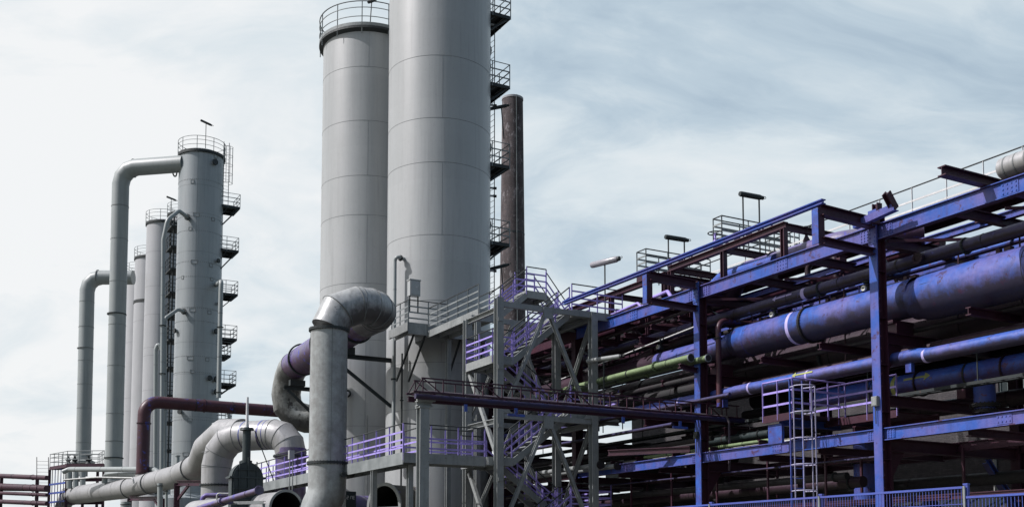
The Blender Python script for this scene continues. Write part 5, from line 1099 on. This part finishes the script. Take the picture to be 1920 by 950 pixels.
random.seed(11)
for k in range(26):
    e = 12.5+k*1.55+random.uniform(-.3, .3)
    d = random.choice((25.9, 26.4, 27.4, 28.4)); z0 = random.choice((6.0, 7.9, 8.2)); R_('hanger_rod', MB().bar((d, e, z0), (d, e, 9.15), .035, .035, Y3), 'maroon')
for k in range(14):
    e = 23.0+k*2.1+random.uniform(-.4, .4); R_('stub_bracket', MB().ibeam((DN+.12, e, 3.85), (DN+.7, e, 3.85), .12, .18), 'maroon')
for k in range(9):
    e = 12+k*3.1; MB().box((25.28, e, 8.26 if e < 21 else 8.22), (.16, .2, .1)).box((25.28, e+.3, 8.26 if e < 21 else 8.22), (.12, .12, .16)).build('lifting_lug', M['maroon'], BP)
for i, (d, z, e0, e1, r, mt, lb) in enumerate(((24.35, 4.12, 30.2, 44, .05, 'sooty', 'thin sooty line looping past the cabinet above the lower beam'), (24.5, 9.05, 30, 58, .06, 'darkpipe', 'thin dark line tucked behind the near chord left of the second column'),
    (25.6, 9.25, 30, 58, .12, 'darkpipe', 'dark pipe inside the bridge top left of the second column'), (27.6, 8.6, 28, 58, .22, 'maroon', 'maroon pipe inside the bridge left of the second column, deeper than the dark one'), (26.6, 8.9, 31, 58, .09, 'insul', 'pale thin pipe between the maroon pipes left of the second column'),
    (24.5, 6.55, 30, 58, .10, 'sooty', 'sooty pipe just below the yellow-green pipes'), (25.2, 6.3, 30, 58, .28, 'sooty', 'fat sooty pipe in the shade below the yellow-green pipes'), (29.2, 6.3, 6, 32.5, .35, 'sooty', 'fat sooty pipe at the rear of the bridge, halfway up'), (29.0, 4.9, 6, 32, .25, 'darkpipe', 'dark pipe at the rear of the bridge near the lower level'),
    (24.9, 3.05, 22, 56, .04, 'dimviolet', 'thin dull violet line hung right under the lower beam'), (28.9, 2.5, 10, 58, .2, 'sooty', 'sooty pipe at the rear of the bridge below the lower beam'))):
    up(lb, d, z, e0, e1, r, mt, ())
# foot railing by the stair tower
for e in (33.3, 41.2, 49.0): R_('portal_beam', MB().ibeam((DN+.1, e, 8.4), (DF-.1, e, 8.4), .2, .28), 'maroon'); R_('portal_beam', MB().ibeam((DN+.3, e, 5.25), (DF-.1, e, 5.25), .2, .28), 'maroon')
for e in (31.3, 33.9, 36.0): R_('short_post', MB().ibeam((25.0, e, 8.55), (25.0, e, 9.8), .16, .16, Y3), 'maroon')

# bolted splice and gusset plates where the near beams meet the columns
def bolted(x, e, z, we, hz_, mat, nb=(3, 4)):
    m = MB(); m.box((x, e, z), (.016, we, hz_))
    for a_ in range(nb[0]):
        for b_ in range(nb[1]): m.box((x-.016, e-we/2+we*(a_+.5)/nb[0], z-hz_/2+hz_*(b_+.5)/nb[1]), (.02, .035, .035))
    R_('splice_plate', m, mat)
for e in (21.55, 29.55):
    bolted(DN-.04, e-.42, 9.40, .34, .34, 'blue'); bolted(DN-.04, e+.42, 9.40, .34, .34, 'blue'); bolted(DN-.04, e-.36, 3.56, .28, .26, 'blue'); bolted(DN-.04, e+.36, 3.56, .28, .26, 'blue')
    m = MB(); m.box((DN-.193, e, 9.3), (.016, .29, .5))
    for z in (9.12, 9.24, 9.36, 9.48):
        for s_ in (-.09, .09): m.box((DN-.21, e+s_, z), (.022, .035, .035))
    R_('joint_plate', m, 'blue' if e != 29.55 else 'bright')
for e in (25.4, 33.5, 17.2): bolted(DN-.04, e, 9.40, .5, .34, 'blue', (4, 3)); bolted(DN-.04, e+.4, 3.56, .44, .26, 'blue', (4, 2))
# service boxes, conduits and cable trays
def sbox(label, p, s, mat, cat='box'): 
    T = thing('junction_box', label, cat, p); m = MB().box(p, s); m.build('housing', M[mat], T); MB().box(Vector(p)-Vector((s[0]/2+.008, 0, 0)), (.016, s[1]*.86, s[2]*.86)).build('door', M[mat], T); MB().tube([Vector(p)-Z3*s[2]/2, Vector(p)-Z3*(s[2]/2+.5)], .015, 6).build('conduit', M['black'], T)
sbox('small grey junction box bolted to the first column above the lower beam', (DN-.24, 21.55, 4.5), (.12, .2, .28), 'steel')
sbox('small dark junction box on the second column under the gantry end', (DN-.24, 29.55, 4.35), (.1, .18, .24), 'darksteel')
TR = thing('cable_tray', 'dark cable tray hung inside the pipe bridge above the lower beam', 'cable tray', (24.6, 20, 4.2)); m = MB()
for x in (26.0, 26.4): m.box((x, 30, 4.98), (.02, 40, .09))
for k in range(80): m.box((26.2, 10.2+k*.5, 4.95), (.4, .03, .02))
m.build('tray', M['darksteel'], TR); m = MB()
for k in range(6): m.tube([(26.06+k*.055, 10+j*2, 5.0+random.uniform(0, .03)) for j in range(20)], .018, 6)
m.build('cables', M['cable'], TR)
for x in (26.2,):
    for k in range(10): MB().bar((x, 12+k*4, 5.0), (x, 12+k*4, 6.4), .03, .03, Y3).build('hanger', M['darksteel'], TR)
def wheel_valve(label, p, mat='lav', r=.26, h=.5, group='hand wheels on the bridge top'):
    T = thing('hand_valve', label, 'valve', p, group); p = Vector(p); MB().tube([p, p+Z3*.1, p+Z3*.25, p+Z3*h], [.12, .12, .05, .04], 12).build('body', M[mat], T)
    m = MB(); q_ = [p+Z3*h+Vector((r*math.cos(k*PI/10), r*math.sin(k*PI/10), 0)) for k in range(20)]; m.tube(q_, .022, 6, closed=True)
    for k in range(4): a_ = k*PI/2; m.cyl(p+Z3*h, p+Z3*h+Vector((r*math.cos(a_), r*math.sin(a_), 0)), .014, 6)
    m.build('handwheel', M['darksteel'], T)
q_ = PD(1341, 452, 25.4); wheel_valve('hand wheel on a lavender stem at the corner of the right railed deck', q_-Z3*.2)
q_ = PD(1226, 520, 25.4); wheel_valve('hand wheel on a dark stem under the left railed deck', q_-Z3*.2, 'darkpipe', .22)
q_ = PD(1512, 445, 25.6); wheel_valve('hand wheel at the left end of the mottled arching pipe', q_-Z3*.2, 'darkpipe', .24)
q_ = PD(1365, 520, 25.6); wheel_valve('hand wheel between the dark pipes right of the second column top', q_-Z3*.3, 'darkpipe', .22)
for k, (e, d) in enumerate(((23.2, 25.6), (24.4, 25.6), (19.5, 25.9), (31.6, 25.2), (32.8, 26.1), (34.6, 25.2), (36.9, 26.1), (39, 25.2), (41.5, 26.1))):
    R_('pipe_stool', MB().box((d, e, 9.5), (.3, .16, .18)).box((d, e, 9.66), (.42, .12, .03)), 'maroon')
for e in (30.9, 32.6, 34.3, 35.9, 39.4, 43.0): R_('upper_cross_beam', MB().ibeam((DN+.1, e, 8.78), (DF-.2, e, 8.78), .14, .18), 'maroon')
for (a_, b_) in (((24.3, 30.0), (28.4, 33.6)), ((28.4, 30.2), (24.3, 33.4)), ((24.3, 34.0), (28.4, 37.3)), ((24.3, 38.2), (28.4, 41.6))): R_('wind_brace', MB().bar((*a_, 9.02), (*b_, 9.0), .07, .07), 'maroon')

# risers, loops and small fittings along the bridge top between the two columns and the stair tower
for i, (d, e, h_, r, mt, lb) in enumerate(((25.3, 32.0, 1.05, .11, 'maroon', 'maroon inverted loop pipe just left of the right railed deck'), (26.3, 34.4, .9, .09, 'darkpipe', 'dark inverted loop pipe under the left railed deck'), (25.1, 38.4, .8, .12, 'maroon', 'maroon inverted loop pipe near the top landing of the stair tower'), (27.0, 26.0, .8, .1, 'darkpipe', 'dark inverted loop pipe behind the mottled arching pipe'), (26.6, 40.5, .7, .09, 'darkpipe', 'dark inverted loop pipe farthest left on the bridge top'))):
    pipe(lb, [(d, e, 9.2), (d, e, 9.5+h_), (d, e+1.3, 9.5+h_), (d, e+1.3, 9.2)], r, mt, 16, .3, 5, [((d, e, 9.7), Z3), ((d, e+1.3, 9.75), Z3)], bolts=8, fw=.05)
for i, (d, e, z) in enumerate(((24.7, 30.4, 9.62), (24.8, 31.9, 9.62), (24.6, 35.4, 9.62), (24.7, 39.2, 9.62), (25.0, 27.4, 9.6), (24.6, 42.0, 9.6))):
    R_('pedestal', MB().box((d, e, z+.2), (.14, .14, .42)).box((d, e, z+.43), (.3, .22, .03)), 'maroon')
for i, (a_, b_) in enumerate((((24.4, 29.8, 8.3), (28.6, 33.8, 8.3)), ((24.4, 34, 8.3), (28.6, 30, 8.32)), ((24.4, 37.8, 8.3), (28.6, 41, 8.3)), ((24.4, 41.2, 8.3), (28.6, 38, 8.32)))): R_('wind_brace', MB().bar(a_, b_, .08, .08), 'maroon')
# gusset plates on the stair tower braces
for (x, s_) in ((DX0+.28, 1), (DX1-.28, -1)):
    for z in (5.62, 1.38): MB().plate([(x-.16*s_, EY0-.1, z-.12), (x+.22*s_, EY0-.1, z-.12), (x-.16*s_, EY0-.1, z+.34)], .02, Y3).build('gusset', M['steel'], ST)
for z in (9.0, 7.2, 5.0, 3.0, 1.0):
    MB().box((DX0, EY0-.16, z), (.2, .02, .14)).build('splice_plate', M['steel'], ST)
